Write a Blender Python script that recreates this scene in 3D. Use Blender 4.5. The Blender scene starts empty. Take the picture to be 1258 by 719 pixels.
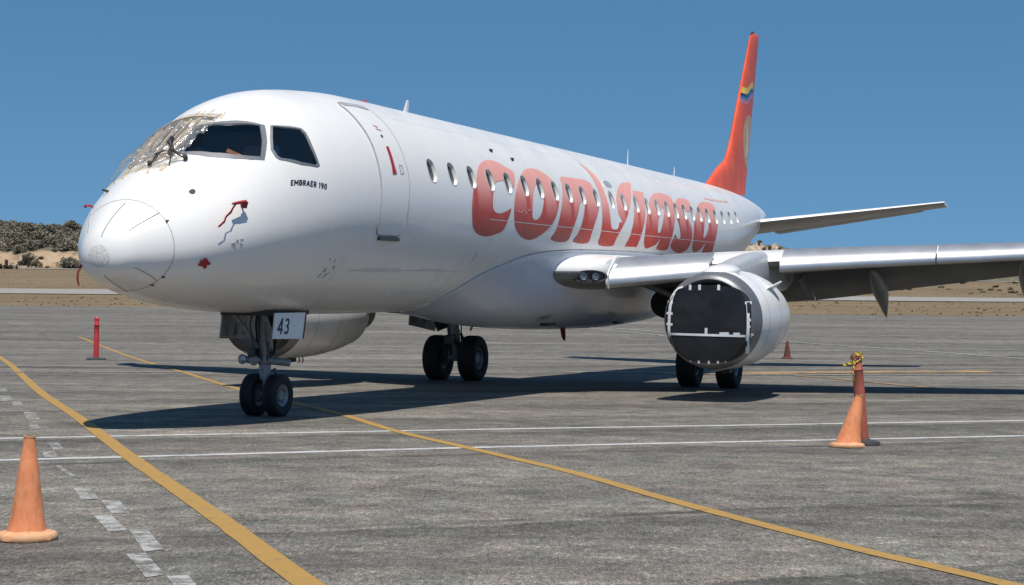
import bpy, bmesh, math, random
import numpy as np
from mathutils import Vector, Matrix, noise
from mathutils.geometry import delaunay_2d_cdt

random.seed(7)
SC = bpy.context.scene
COL = SC.collection

# ------------------------------------------------------------------ camera
cam_d = bpy.data.cameras.new("camera")
cam_d.sensor_width = 36.0
cam_d.lens = 36.0 * 1994.916 / 1258.0
cam_d.clip_start = 0.1
cam_d.clip_end = 6000
cam_o = bpy.data.objects.new("camera", cam_d)
COL.objects.link(cam_o)
_p, _r = 0.015226, 0.0134177
fwd = Vector((0, math.cos(_p), math.sin(_p)))
zp = Vector((0, -math.sin(_p), math.cos(_p)))
xr = Vector((math.cos(_r), 0, 0)) + zp * math.sin(_r)
up = Vector((-math.sin(_r), 0, 0)) + zp * math.cos(_r)
cam_o.matrix_world = Matrix(((xr.x, up.x, -fwd.x, 0), (xr.y, up.y, -fwd.y, 0),
                             (xr.z, up.z, -fwd.z, 1.4511), (0, 0, 0, 1)))
SC.camera = cam_o

# ------------------------------------------------------------------ light
SUN = Vector((0.055, -0.385, 1.0)).normalized()        # towards the sun
elev = math.asin(SUN.z)
sun_d = bpy.data.lights.new("sun", 'SUN')
sun_d.energy = 4.9
sun_d.angle = math.radians(0.53)
sun_d.color = (1.0, 0.945, 0.86)
sun_o = bpy.data.objects.new("sun", sun_d)
sun_o.rotation_euler = (-SUN).to_track_quat('-Z', 'Y').to_euler()
sun_o.location = (0, 0, 60)
COL.objects.link(sun_o)

world = bpy.data.worlds.new("World")
SC.world = world
world.use_nodes = True
wn, wl = world.node_tree.nodes, world.node_tree.links
wn.clear()
sky = wn.new('ShaderNodeTexSky')
sky.sky_type = 'NISHITA'
sky.sun_disc = False
sky.sun_elevation = elev
sky.sun_rotation = math.atan2(SUN.x, SUN.y)
sky.altitude = 70
sky.air_density = 1.0
sky.dust_density = 0.0
sky.ozone_density = 2.0
bg = wn.new('ShaderNodeBackground')
bg.inputs['Strength'].default_value = 0.093
wo = wn.new('ShaderNodeOutputWorld')
# the haze near the horizon was thin that day: read the sky a little above each direction
wtc = wn.new('ShaderNodeTexCoord'); wsep = wn.new('ShaderNodeSeparateXYZ'); wcmb = wn.new('ShaderNodeCombineXYZ')
wmap = wn.new('ShaderNodeMapRange'); wmap.inputs['From Min'].default_value = 0.0; wmap.inputs['From Max'].default_value = 1.0
wmap.inputs['To Min'].default_value = 0.20; wmap.inputs['To Max'].default_value = 1.0
wl.new(wtc.outputs['Generated'], wsep.inputs[0])
wl.new(wsep.outputs['X'], wcmb.inputs['X']); wl.new(wsep.outputs['Y'], wcmb.inputs['Y'])
wl.new(wsep.outputs['Z'], wmap.inputs['Value']); wl.new(wmap.outputs[0], wcmb.inputs['Z'])
wl.new(wcmb.outputs[0], sky.inputs['Vector'])
whs = wn.new('ShaderNodeHueSaturation')       # clean deep blue, as through a polariser
whs.inputs['Hue'].default_value = 0.491
whs.inputs['Saturation'].default_value = 1.23
whs.inputs['Value'].default_value = 1.08
wl.new(sky.outputs[0], whs.inputs['Color'])
wl.new(whs.outputs[0], bg.inputs[0])
wl.new(bg.outputs[0], wo.inputs[0])
SC.view_settings.view_transform = 'Standard'
SC.view_settings.look = 'None'
SC.view_settings.exposure = 0.08
SC.view_settings.gamma = 1.0

# ------------------------------------------------------------------ materials
class NT:
    def __init__(self, name):
        self.m = bpy.data.materials.new(name)
        self.m.use_nodes = True
        self.n = self.m.node_tree.nodes
        self.l = self.m.node_tree.links
        self.b = self.n['Principled BSDF']
        self.out = self.n['Material Output']
    def node(self, t, **kw):
        nd = self.n.new(t)
        for k, v in kw.items():
            setattr(nd, k, v)
        return nd
    def link(self, a, b): self.l.new(a, b)
    def coords(self, scale=(1, 1, 1), rot=(0, 0, 0), kind='Object'):
        tc = self.node('ShaderNodeTexCoord')
        mp = self.node('ShaderNodeMapping')
        mp.inputs['Scale'].default_value = scale
        mp.inputs['Rotation'].default_value = rot
        self.link(tc.outputs[kind], mp.inputs[0])
        return mp.outputs[0]
    def noise(self, vec, scale, detail=4, rough=0.55, dist=0.0):
        nd = self.node('ShaderNodeTexNoise')
        nd.inputs['Scale'].default_value = scale
        nd.inputs['Detail'].default_value = detail
        nd.inputs['Roughness'].default_value = rough
        nd.inputs['Distortion'].default_value = dist
        self.link(vec, nd.inputs['Vector'])
        return nd.outputs['Fac']
    def ramp(self, fac, stops, interp='LINEAR'):
        r = self.node('ShaderNodeValToRGB')
        r.color_ramp.interpolation = interp
        e = r.color_ramp.elements
        while len(e) < len(stops): e.new(0.5)
        for i, (p, c) in enumerate(stops):
            e[i].position = p
            if not isinstance(c, (tuple, list)): c = (c, c, c)
            e[i].color = (c[0], c[1], c[2], 1)
        self.link(fac, r.inputs[0])
        return r.outputs[0]
    def mix(self, fac, a, b, mode='MIX'):
        m = self.node('ShaderNodeMix', data_type='RGBA', blend_type=mode)
        for sock, v in ((m.inputs[0], fac), (m.inputs[6], a), (m.inputs[7], b)):
            if hasattr(v, 'is_linked'): self.link(v, sock)
            elif isinstance(v, (tuple, list)): sock.default_value = (v[0], v[1], v[2], 1)
            else: sock.default_value = v if sock == m.inputs[0] else (v, v, v, 1)
        return m.outputs[2]
    def math(self, op, a, b=0.0):
        m = self.node('ShaderNodeMath', operation=op)
        for sock, v in ((m.inputs[0], a), (m.inputs[1], b)):
            if hasattr(v, 'is_linked'): self.link(v, sock)
            else: sock.default_value = v
        return m.outputs[0]
    def bump(self, h, strength=0.2, dist=0.02):
        b = self.node('ShaderNodeBump')
        b.inputs['Strength'].default_value = strength
        b.inputs['Distance'].default_value = dist
        self.link(h, b.inputs['Height'])
        self.link(b.outputs[0], self.b.inputs['Normal'])
    def set(self, **kw):
        for k, v in kw.items():
            s = self.b.inputs[k.replace('_', ' ')]
            if hasattr(v, 'is_linked'): self.link(v, s)
            elif isinstance(v, (tuple, list)): s.default_value = (v[0], v[1], v[2], 1)
            else: s.default_value = v
        return self

def simple(name, c, rough=0.5, metal=0.0, var=0.12, scale=6.0, bump=0.0, spec=0.5):
    t = NT(name)
    v = t.coords()
    f = t.noise(v, scale, 5)
    lo = tuple(max(0, x * (1 - var)) for x in c)
    hi = tuple(min(1, x * (1 + var)) for x in c)
    t.set(Base_Color=t.ramp(f, [(0.3, lo), (0.7, hi)]), Roughness=rough, Metallic=metal)
    t.b.inputs['Specular IOR Level'].default_value = spec
    if bump: t.bump(f, bump, 0.01)
    return t.m

def mk_white_paint(name, base=(0.765, 0.745, 0.715), dirt=(0.60, 0.57, 0.53), amt=0.22, rough=0.28, lined=False):
    t = NT(name)
    v = t.coords()
    streak = t.noise(t.coords((1.0, 1.0, 0.45)), 1.3, 4, 0.55, 0.3)
    spots = t.noise(v, 3.0, 4, 0.6)
    d = t.ramp(t.math('MULTIPLY', streak, spots), [(0.27, 0.0), (0.62, amt)])
    col = t.mix(d, base, dirt)
    big = t.noise(v, 0.7, 3)
    col = t.mix(t.ramp(big, [(0.35, 0.0), (0.7, 0.10)]), col, (0.76, 0.75, 0.735))
    if lined:      # the cabin side of the skin is dark lining
        geo = t.node('ShaderNodeNewGeometry')
        col = t.mix(geo.outputs['Backfacing'], col, (0.22, 0.225, 0.235))
    t.set(Base_Color=col, Roughness=t.ramp(streak, [(0.3, rough * 0.8), (0.7, rough * 1.35)]))
    t.b.inputs['Coat Weight'].default_value = 0.25
    t.b.inputs['Coat Roughness'].default_value = 0.12
    wob = t.noise(v, 1.1, 1)
    t.bump(wob, 0.04, 0.04)
    return t.m

M = {}
M['white'] = mk_white_paint('white_paint')
M['skin'] = mk_white_paint('white_skin_paint', amt=0.38, lined=True)
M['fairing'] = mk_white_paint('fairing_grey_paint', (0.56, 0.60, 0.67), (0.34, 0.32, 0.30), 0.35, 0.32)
M['nacelle'] = mk_white_paint('nacelle_paint', (0.80, 0.79, 0.77), (0.40, 0.37, 0.33), 0.35, 0.30)
M['wing_grey'] = mk_white_paint('wing_grey_paint', (0.60, 0.62, 0.64), (0.33, 0.31, 0.28), 0.45, 0.40)
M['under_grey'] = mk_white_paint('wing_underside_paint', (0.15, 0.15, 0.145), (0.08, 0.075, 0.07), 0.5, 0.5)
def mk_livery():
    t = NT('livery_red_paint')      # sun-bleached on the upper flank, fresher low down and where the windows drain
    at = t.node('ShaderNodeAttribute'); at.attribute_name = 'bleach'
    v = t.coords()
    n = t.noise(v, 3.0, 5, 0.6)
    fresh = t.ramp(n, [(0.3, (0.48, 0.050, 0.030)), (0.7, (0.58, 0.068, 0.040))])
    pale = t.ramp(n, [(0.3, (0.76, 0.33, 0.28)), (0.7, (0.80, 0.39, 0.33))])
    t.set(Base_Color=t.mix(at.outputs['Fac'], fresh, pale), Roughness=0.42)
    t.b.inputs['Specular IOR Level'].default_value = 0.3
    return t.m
M['red'] = mk_livery()
M['orange'] = simple('livery_orange_paint', (0.74, 0.105, 0.048), 0.45, 0, 0.16, 1.2, 0.0, 0.3)
M['alu'] = simple('bare_aluminium', (0.50, 0.50, 0.51), 0.42, 0.9, 0.10, 3)
M['lip'] = simple('inlet_lip_metal', (0.20, 0.20, 0.205), 0.42, 0.5, 0.12, 5)
M['steel'] = simple('grey_gear_paint', (0.24, 0.25, 0.26), 0.45, 0.2, 0.25, 14)
M['darksteel'] = simple('dark_oily_steel', (0.06, 0.06, 0.06), 0.45, 0.4, 0.4, 20)
M['rubber'] = simple('tyre_rubber', (0.013, 0.013, 0.014), 0.75, 0, 0.3, 12, 0.15)
M['hubgrey'] = simple('wheel_rim_paint', (0.24, 0.25, 0.26), 0.45, 0.3, 0.25, 15)
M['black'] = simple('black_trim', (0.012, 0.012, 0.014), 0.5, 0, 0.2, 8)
M['seam'] = simple('grey_seal', (0.32, 0.33, 0.35), 0.6, 0, 0.15, 10)
M['fineseam'] = simple('fine_panel_joint', (0.60, 0.60, 0.59), 0.6, 0, 0.15, 10)
M['frame'] = simple('window_frame_metal', (0.17, 0.175, 0.185), 0.45, 0.0, 0.08, 8)
M['reveal'] = simple('window_reveal_plastic', (0.62, 0.62, 0.60), 0.45, 0, 0.05, 8)
M['cabin'] = simple('dark_cabin_window', (0.018, 0.022, 0.026), 0.12, 0, 0.2, 3)
M['tape_white'] = simple('white_tape', (0.72, 0.73, 0.74), 0.5, 0, 0.12, 20)
M['tape_tan'] = simple('tan_masking_tape', (0.58, 0.47, 0.33), 0.6, 0, 0.25, 25)
M['redflag'] = simple('red_cover_fabric', (0.36, 0.02, 0.028), 0.7, 0, 0.2, 20)
M['darkred'] = simple('faded_dark_red_fabric', (0.20, 0.03, 0.03), 0.8, 0, 0.3, 15)
M['worn'] = simple('worn_radome_tip', (0.62, 0.60, 0.56), 0.6, 0, 0.28, 40)
M['cockpit_green'] = simple('green_folder', (0.22, 0.42, 0.28), 0.6)
M['cockpit_orange'] = simple('orange_brown_sheet', (0.50, 0.17, 0.09), 0.6)
M['cockpit_dark'] = simple('cockpit_lining', (0.30, 0.31, 0.33), 0.7)
M['gold'] = simple('gold_emblem_paint', (0.62, 0.33, 0.11), 0.35)
M['yellow_p'] = simple('yellow_emblem_paint', (0.80, 0.55, 0.06), 0.35)
M['navy_p'] = simple('navy_emblem_paint', (0.012, 0.035, 0.10), 0.35)
M['blue_p'] = simple('blue_emblem_paint', (0.05, 0.18, 0.42), 0.35)
M['pink_p'] = simple('pink_emblem_paint', (0.62, 0.16, 0.20), 0.35)
M['cream_p'] = simple('cream_emblem_paint', (0.75, 0.70, 0.62), 0.35)
M['ink'] = simple('dark_blue_lettering', (0.008, 0.012, 0.03), 0.4)

def mk_sheet():
    t = NT('black_cover_sheet')
    v = t.coords()
    n = t.noise(v, 2.0, 4, 0.6, 0.5)
    t.set(Base_Color=t.ramp(n, [(0.3, (0.008, 0.009, 0.011)), (0.75, (0.020, 0.020, 0.022))]),
          Roughness=t.ramp(n, [(0.3, 0.30), (0.7, 0.5)]))
    t.bump(n, 0.30, 0.05)
    return t.m
M['sheet'] = mk_sheet()

def mk_glass(name, tint, gloss=0.12):
    t = NT(name)
    tr = t.node('ShaderNodeBsdfTransparent')
    tr.inputs[0].default_value = (*tint, 1)
    gl = t.node('ShaderNodeBsdfGlossy')
    gl.inputs['Roughness'].default_value = 0.02
    fr = t.node('ShaderNodeFresnel')
    fr.inputs[0].default_value = 1.5
    mx = t.node('ShaderNodeMixShader')
    t.link(t.math('ADD', fr.outputs[0], gloss * 0.2), mx.inputs[0])
    t.link(tr.outputs[0], mx.inputs[1]); t.link(gl.outputs[0], mx.inputs[2])
    t.link(mx.outputs[0], t.out.inputs[0])
    return t.m
M['glass'] = mk_glass('cockpit_glass', (0.74, 0.78, 0.80))
M['pylon'] = mk_white_paint('pylon_grey_paint', (0.40, 0.41, 0.43), (0.24, 0.23, 0.22), 0.4, 0.4)
M['tail_under'] = mk_white_paint('tailplane_underside_paint', (0.26, 0.25, 0.235), (0.15, 0.14, 0.12), 0.4, 0.45)
M['lampglass'] = simple('dim_lamp_reflector', (0.20, 0.21, 0.22), 0.3, 0.7)

def mk_plastic():
    t = NT('crumpled_clear_plastic')
    v = t.coords()
    n = t.noise(v, 9.0, 4, 0.6, 1.5)
    tr = t.node('ShaderNodeBsdfTransparent')
    tr.inputs[0].default_value = (0.88, 0.84, 0.78, 1)
    gl = t.node('ShaderNodeBsdfGlossy')
    gl.inputs['Roughness'].default_value = 0.12
    df = t.node('ShaderNodeBsdfDiffuse')
    df.inputs[0].default_value = (0.62, 0.62, 0.62, 1)
    m1 = t.node('ShaderNodeMixShader'); m1.inputs[0].default_value = 0.45
    t.link(df.outputs[0], m1.inputs[1]); t.link(gl.outputs[0], m1.inputs[2])
    m2 = t.node('ShaderNodeMixShader')
    t.link(t.ramp(n, [(0.40, 0.16), (0.66, 0.46)]), m2.inputs[0])
    t.link(tr.outputs[0], m2.inputs[1]); t.link(m1.outputs[0], m2.inputs[2])
    bp = t.node('ShaderNodeBump'); bp.inputs['Strength'].default_value = 0.7; bp.inputs['Distance'].default_value = 0.03
    t.link(n, bp.inputs['Height'])
    t.link(bp.outputs[0], gl.inputs['Normal']); t.link(bp.outputs[0], df.inputs['Normal'])
    t.link(m2.outputs[0], t.out.inputs[0])
    return t.m
M['plastic'] = mk_plastic()

# paving strips and streaks follow the direction of the painted white lines
PAVE = math.atan2(6.02, 13.49)
def asphalt_color(t):
    vp = t.coords((1, 1, 1), (0, 0, -PAVE))
    n1 = t.noise(vp, 2.2, 12, 0.86)
    n2 = t.noise(t.coords((0.42, 1.15, 1.0), (0, 0, -PAVE)), 1.0, 10, 0.78, 0.3)
    n3 = t.noise(t.coords((0.035, 0.34, 1.0), (0, 0, -PAVE)), 1.0, 5, 0.6, 0.4)
    grit = t.noise(vp, 60.0, 4, 0.9)
    s = t.math('ADD', t.math('MULTIPLY', n1, 0.52), t.math('MULTIPLY', n2, 0.22))
    s = t.math('ADD', s, t.math('MULTIPLY', n3, 0.20))
    grain = t.noise(t.coords((26, 12, 1.0)), 1.0, 4, 0.85)
    s = t.math('ADD', t.math('MULTIPLY', s, 0.84), t.math('MULTIPLY', grain, 0.24))
    s = t.math('ADD', s, t.math('MULTIPLY', grit, 0.03))
    c = t.ramp(s, [(0.445, (0.044, 0.041, 0.037)), (0.50, (0.110, 0.104, 0.094)), (0.532, (0.154, 0.146, 0.131)), (0.565, (0.200, 0.187, 0.168)), (0.63, (0.38, 0.352, 0.312))])
    # paving passes: each lane darkens towards its far edge, then steps back to light
    sp = t.node('ShaderNodeSeparateXYZ'); t.link(vp, sp.inputs[0])
    wob = t.noise(t.coords((0.25, 0.5, 1.0), (0, 0, -PAVE)), 1.0, 6, 0.75)
    w = t.math('ADD', t.math('MULTIPLY', sp.outputs['Y'], 0.36), t.math('MULTIPLY', wob, 0.45))
    saw = t.math('FRACT', w)
    lane = t.node('ShaderNodeTexWhiteNoise', noise_dimensions='1D')
    t.link(t.math('FLOOR', w), lane.inputs['W'])
    dk = t.math('MULTIPLY', t.math('POWER', saw, 1.6), t.math('ADD', t.math('MULTIPLY', lane.outputs['Value'], 0.75), 0.10))
    c = t.mix(dk, c, t.mix(1.0, c, (0.42, 0.43, 0.45), 'MULTIPLY'))
    # bright and dark aggregate showing through the worn binder
    sparkle = t.noise(t.coords((85, 20, 1.0)), 1.0, 2, 0.6)
    c = t.mix(0.75, c, t.mix(1.0, c, t.ramp(sparkle, [(0.30, 0.45), (0.50, 0.98), (0.66, 1.75)]), 'MULTIPLY'))
    speck = t.noise(t.coords((30, 6, 1.0)), 1.0, 3, 0.7)
    c = t.mix(0.6, c, t.mix(1.0, c, t.ramp(speck, [(0.30, 0.50), (0.50, 1.0), (0.68, 1.6)]), 'MULTIPLY'))
    hue = t.noise(vp, 1.6, 5, 0.7)
    c = t.mix(0.55, c, t.mix(1.0, c, t.ramp(hue, [(0.35, (0.90, 1.0, 0.98)), (0.5, (1.0, 0.99, 0.97)), (0.65, (1.10, 0.98, 0.93))]), 'MULTIPLY'))
    st = t.noise(t.coords((0.16, 0.62, 1.0), (0, 0, -PAVE)), 0.55, 5, 0.62, 0.9)
    c = t.mix(t.ramp(st, [(0.60, 0.0), (0.70, 0.5)]), c, (0.055, 0.053, 0.052))
    # a few long dark sealed cracks along the paving lanes
    wv = t.node('ShaderNodeTexWave'); wv.bands_direction = 'Y'
    wv.inputs['Scale'].default_value = 0.060; wv.inputs['Distortion'].default_value = 1.6
    wv.inputs['Detail'].default_value = 6; wv.inputs['Detail Scale'].default_value = 0.5
    t.link(vp, wv.inputs['Vector'])
    crk = t.math('MULTIPLY', t.ramp(wv.outputs['Fac'], [(0.0, 1.0), (0.0035, 0.0)]), t.ramp(n2, [(0.45, 0.0), (0.60, 0.8)]))
    c = t.mix(crk, c, (0.03, 0.03, 0.03))
    c = t.mix(1.0, c, (0.95, 0.925, 0.885), 'MULTIPLY')
    return c, n1, grit, n2

def mk_asphalt():
    t = NT('apron_asphalt')
    c, fine, grit, streak = asphalt_color(t)
    t.set(Base_Color=c, Roughness=0.88)
    t.b.inputs['Specular IOR Level'].default_value = 0.3
    h = t.math('ADD', t.math('MULTIPLY', grit, 0.5), fine)
    t.bump(h, 0.35, 0.012)
    return t.m
M['asphalt'] = mk_asphalt()

def mk_paint(name, col, wear_lo, wear_hi, scale=7.0):
    t = NT(name)
    c, fine, grit, streak = asphalt_color(t)
    v = t.coords()
    w = t.noise(v, scale, 7, 0.75)
    w2 = t.noise(v, 60.0, 3, 0.8)
    wear = t.math('ADD', t.math('MULTIPLY', w, 0.75), t.math('MULTIPLY', w2, 0.25))
    m = t.ramp(wear, [(wear_lo, 0.0), (wear_hi, 1.0)])
    pv = t.mix(t.ramp(fine, [(0.35, 0.0), (0.75, 0.4)]), col, tuple(x * 0.6 for x in col))
    t.set(Base_Color=t.mix(m, c, pv), Roughness=0.8)
    t.bump(t.math('ADD', grit, fine), 0.25, 0.01)
    return t.m
M['line_yellow'] = mk_paint('yellow_line_paint', (0.37, 0.215, 0.05), 0.33, 0.47)
M['line_white'] = mk_paint('white_line_paint', (0.50, 0.50, 0.49), 0.37, 0.50, 4.0)
M['line_worn'] = mk_paint('worn_white_paint', (0.38, 0.38, 0.37), 0.47, 0.57, 5.0)
M['block_white'] = mk_paint('block_white_paint', (0.40, 0.40, 0.385), 0.44, 0.56, 6.0)
M['line_oldyellow'] = mk_paint('old_yellow_paint', (0.46, 0.27, 0.09), 0.44, 0.56, 1.2)
# ------------------------------------------------------------------ mesh helpers
def link_mesh(name, me, mat=None, parent=None, smooth=True):
    if mat is not None and not me.materials: me.materials.append(mat)
    o = bpy.data.objects.new(name, me)
    COL.objects.link(o)
    if parent is not None: o.parent = parent
    if smooth and len(me.polygons):
        me.polygons.foreach_set('use_smooth', [True] * len(me.polygons))
    return o

def mesh(name, V, F, mat=None, parent=None, smooth=True, sharp=None):
    me = bpy.data.meshes.new(name)
    me.from_pydata([tuple(map(float, v)) for v in V], [], F)
    me.validate()
    o = link_mesh(name, me, mat, parent, smooth)
    if smooth and sharp:
        me.set_sharp_from_angle(angle=math.radians(sharp))
    return o

def tag(o, label=None, cat=None, group=None, kind=None):
    if label: o['label'] = label
    if cat: o['category'] = cat
    if group: o['group'] = group
    if kind: o['kind'] = kind
    return o

class MB:
    """collects simple solids into one mesh"""
    def __init__(self): self.V = []; self.F = []
    def add(self, V, F):
        k = len(self.V)
        self.V += [Vector(v) for v in V]
        self.F += [tuple(i + k for i in f) for f in F]
        return self
    def box(self, c, s, rot=None, bev=0.0):
        hx, hy, hz = s[0] / 2, s[1] / 2, s[2] / 2
        c = Vector(c)
        if bev <= 0:
            pts = [Vector((sx * hx, sy * hy, sz * hz)) for sx in (-1, 1) for sy in (-1, 1) for sz in (-1, 1)]
            F = [(0, 1, 3, 2), (4, 6, 7, 5), (0, 4, 5, 1), (2, 3, 7, 6), (0, 2, 6, 4), (1, 5, 7, 3)]
        else:
            bm = bmesh.new()
            bmesh.ops.create_cube(bm, size=1.0)
            for v in bm.verts: v.co = Vector((v.co.x * s[0], v.co.y * s[1], v.co.z * s[2]))
            bmesh.ops.bevel(bm, geom=bm.edges[:], offset=bev, segments=2, affect='EDGES', profile=0.6)
            bm.verts.index_update()
            pts = [v.co.copy() for v in bm.verts]
            F = [tuple(v.index for v in f.verts) for f in bm.faces]
            bm.free()
        if rot is not None: pts = [rot @ p for p in pts]
        return self.add([p + c for p in pts], F)
    def tube(self, pts, radii, n=12, caps=True):
        pts = [Vector(p) for p in pts]
        if not isinstance(radii, (list, tuple)): radii = [radii] * len(pts)
        V = []; F = []
        prev = None
        for i, p in enumerate(pts):
            a = pts[max(i - 1, 0)]; b = pts[min(i + 1, len(pts) - 1)]
            d = (b - a).normalized()
            if prev is None:
                ref = Vector((0, 0, 1)) if abs(d.z) < 0.9 else Vector((1, 0, 0))
                u = d.cross(ref).normalized()
            else:
                u = (prev - d * prev.dot(d)).normalized()
            prev = u
            w = d.cross(u)
            for k in range(n):
                t = 2 * math.pi * k / n
                V.append(p + (u * math.cos(t) + w * math.sin(t)) * radii[i])
        for i in range(len(pts) - 1):
            for k in range(n):
                F.append((i * n + k, i * n + (k + 1) % n, (i + 1) * n + (k + 1) % n, (i + 1) * n + k))
        if caps:
            F.append(tuple(range(n - 1, -1, -1)))
            F.append(tuple((len(pts) - 1) * n + k for k in range(n)))
        return self.add(V, F)
    def lathe(self, prof, org, axis, n=32, a0=0.0, sx=1.0, sy=1.0):
        """prof: list of (along axis, radius)"""
        org = Vector(org); d = Vector(axis).normalized()
        ref = Vector((0, 0, 1)) if abs(d.z) < 0.9 else Vector((1, 0, 0))
        u = (ref - d * ref.dot(d)).normalized(); w = d.cross(u)
        V = []; F = []
        for h, r in prof:
            for k in range(n):
                t = 2 * math.pi * k / n
                V.append(org + d * h + u * (r * math.cos(t) * sx) + w * (r * math.sin(t) * sy))
        for i in range(len(prof) - 1):
            for k in range(n):
                F.append((i * n + k, i * n + (k + 1) % n, (i + 1) * n + (k + 1) % n, (i + 1) * n + k))
        return self.add(V, F)
    def build(self, name, mat, parent=None, smooth=True, sharp=35):
        bm = bmesh.new()
        vs = [bm.verts.new(v) for v in self.V]
        for f in self.F:
            try: bm.faces.new([vs[i] for i in f])
            except ValueError: pass
        bmesh.ops.recalc_face_normals(bm, faces=bm.faces[:])
        me = bpy.data.meshes.new(name)
        bm.to_mesh(me); bm.free()
        o = link_mesh(name, me, mat, parent, smooth)
        if smooth: me.set_sharp_from_angle(angle=math.radians(sharp))
        return o

def empty(name, loc=(0, 0, 0), rotz=0.0):
    o = bpy.data.objects.new(name, None)
    o.empty_display_size = 0.3
    o.location = loc; o.rotation_euler = (0, 0, rotz)
    COL.objects.link(o)
    return o

def copy_tree(o, parent=None):
    c = o.copy(); COL.objects.link(c)
    if parent is not None: c.parent = parent
    for ch in list(o.children): copy_tree(ch, c)
    return c

def pchip(xs, ys):
    xs = np.array(xs, float); ys = np.array(ys, float)
    h = np.diff(xs); d = np.diff(ys) / h
    m = np.zeros_like(ys)
    for i in range(1, len(xs) - 1):
        if d[i - 1] * d[i] > 0:
            w1 = 2 * h[i] + h[i - 1]; w2 = h[i] + 2 * h[i - 1]
            m[i] = (w1 + w2) / (w1 / d[i - 1] + w2 / d[i])
    m[0] = d[0] + (d[0] - m[1]) * 0.5
    m[-1] = 0 if abs(d[-1]) < 1e-6 else d[-1]
    def f(x):
        x = np.asarray(x, float)
        i = np.clip(np.searchsorted(xs, x) - 1, 0, len(xs) - 2)
        t = np.clip((x - xs[i]) / h[i], 0, 1)
        return ((2*t**3 - 3*t**2 + 1) * ys[i] + (t**3 - 2*t**2 + t) * h[i] * m[i]
                + (-2*t**3 + 3*t**2) * ys[i + 1] + (t**3 - t**2) * h[i] * m[i + 1])
    return f

# ------------------------------------------------------------------ terrain
# level apron up to about 45 m ahead, then the field climbs gently to the hills
TY = [-400, 45, 70, 100, 150, 230, 280, 450, 700, 1600]
_g = pchip(TY, [0, 0, 0.32, 0.98, 2.03, 4.25, 5.80, 13.4, 20, 26])
_t = pchip(TY, [0, 0, 0.0008, 0.0016, 0.0028, 0.0050, 0.0035, 0.0, 0.0, 0.0])
def terrain(x, y):
    return float(_g(min(max(y, -399), 1599)) + _t(min(max(y, -399), 1599)) * max(-160, min(160, x)))

def sheet(name, xs, ys, mat, dz=0.0, kind='structure', ripple=None):
    V = []; F = []
    for j, y in enumerate(ys):
        for i, x in enumerate(xs):
            yy = y
            if ripple is not None: yy += ripple(x, j, len(ys))
            V.append((x, yy, terrain(x, yy) + dz))
    n = len(xs)
    for j in range(len(ys) - 1):
        for i in range(n - 1):
            F.append((j * n + i, j * n + i + 1, (j + 1) * n + i + 1, (j + 1) * n + i))
    o = mesh(name, V, F, mat)
    o['kind'] = kind
    return o

def mk_grass():
    t = NT('dry_grass_field')
    v = t.coords()
    vs = t.coords((0.05, 0.22, 0.3))
    a = t.noise(vs, 0.6, 7, 0.7, 0.4)
    b = t.noise(v, 1.2, 6, 0.75)
    c = t.ramp(a, [(0.36, (0.115, 0.086, 0.052)), (0.47, (0.19, 0.145, 0.088)), (0.57, (0.265, 0.208, 0.132)), (0.68, (0.16, 0.138, 0.08))])
    c = t.mix(0.5, c, t.ramp(b, [(0.36, (0.10, 0.076, 0.046)), (0.52, (0.19, 0.147, 0.09)), (0.66, (0.30, 0.24, 0.155))]))
    c = t.mix(1.0, c, (0.86, 0.84, 0.82), 'MULTIPLY')
    t.set(Base_Color=c, Roughness=0.95)
    t.b.inputs['Specular IOR Level'].default_value = 0.1
    t.bump(b, 0.7, 0.15)
    return t.m
M['grass'] = mk_grass()
M['runway'] = simple('pale_runway_asphalt', (0.26, 0.243, 0.22), 0.9, 0, 0.18, 0.6)

xs_f = [-1500, -700, -400, -250] + list(range(-200, 201, 10)) + [250, 400, 700, 1500]
sheet('grass_field', xs_f, [-390, -100, 0, 45] + list(range(50, 460, 8)) + [480, 520, 600, 700, 1000, 1590], M['grass'], -0.06)
def rip(x, j, n):
    return (0.9 * math.sin(x * 0.13) + 1.2 * noise.noise((x * 0.07, 1.3, 0))) if j == n - 1 else 0.0
sheet('apron', [-300] + [k for k in range(-240, 241, 5)] + [300], [-60, -20, 0, 10, 20, 30, 40, 45] + list(range(48, 148, 3)) + [150], M['asphalt'], 0.0, ripple=rip)
def rip2(x, j, n):
    return 1.5 * noise.noise((x * 0.05, 4.3 + j, 0)) if j in (0, n - 1) else 0.0
sheet('runway', [-300] + [k for k in range(-240, 241, 6)] + [300], list(range(228, 272, 4)), M['runway'], 0.03, ripple=rip2)
sheet('perimeter_road', [-300] + [k for k in range(-240, 241, 6)] + [300], list(range(424, 438, 3)), M['runway'], 0.05, ripple=rip2)

# ------------------------------------------------------------------ painted markings (flat paint laid on the apron)
def smooth_path(P, n=8):
    out = []
    P = [Vector((p[0], p[1], 0)) for p in P]
    for i in range(len(P) - 1):
        p0 = P[max(i - 1, 0)]; p1 = P[i]; p2 = P[i + 1]; p3 = P[min(i + 2, len(P) - 1)]
        for k in range(n):
            t = k / n
            out.append(0.5 * ((2 * p1) + (p2 - p0) * t + (2*p0 - 5*p1 + 4*p2 - p3) * t*t + (3*p1 - p0 - 3*p2 + p3) * t**3))
    out.append(P[-1])
    return out

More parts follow.
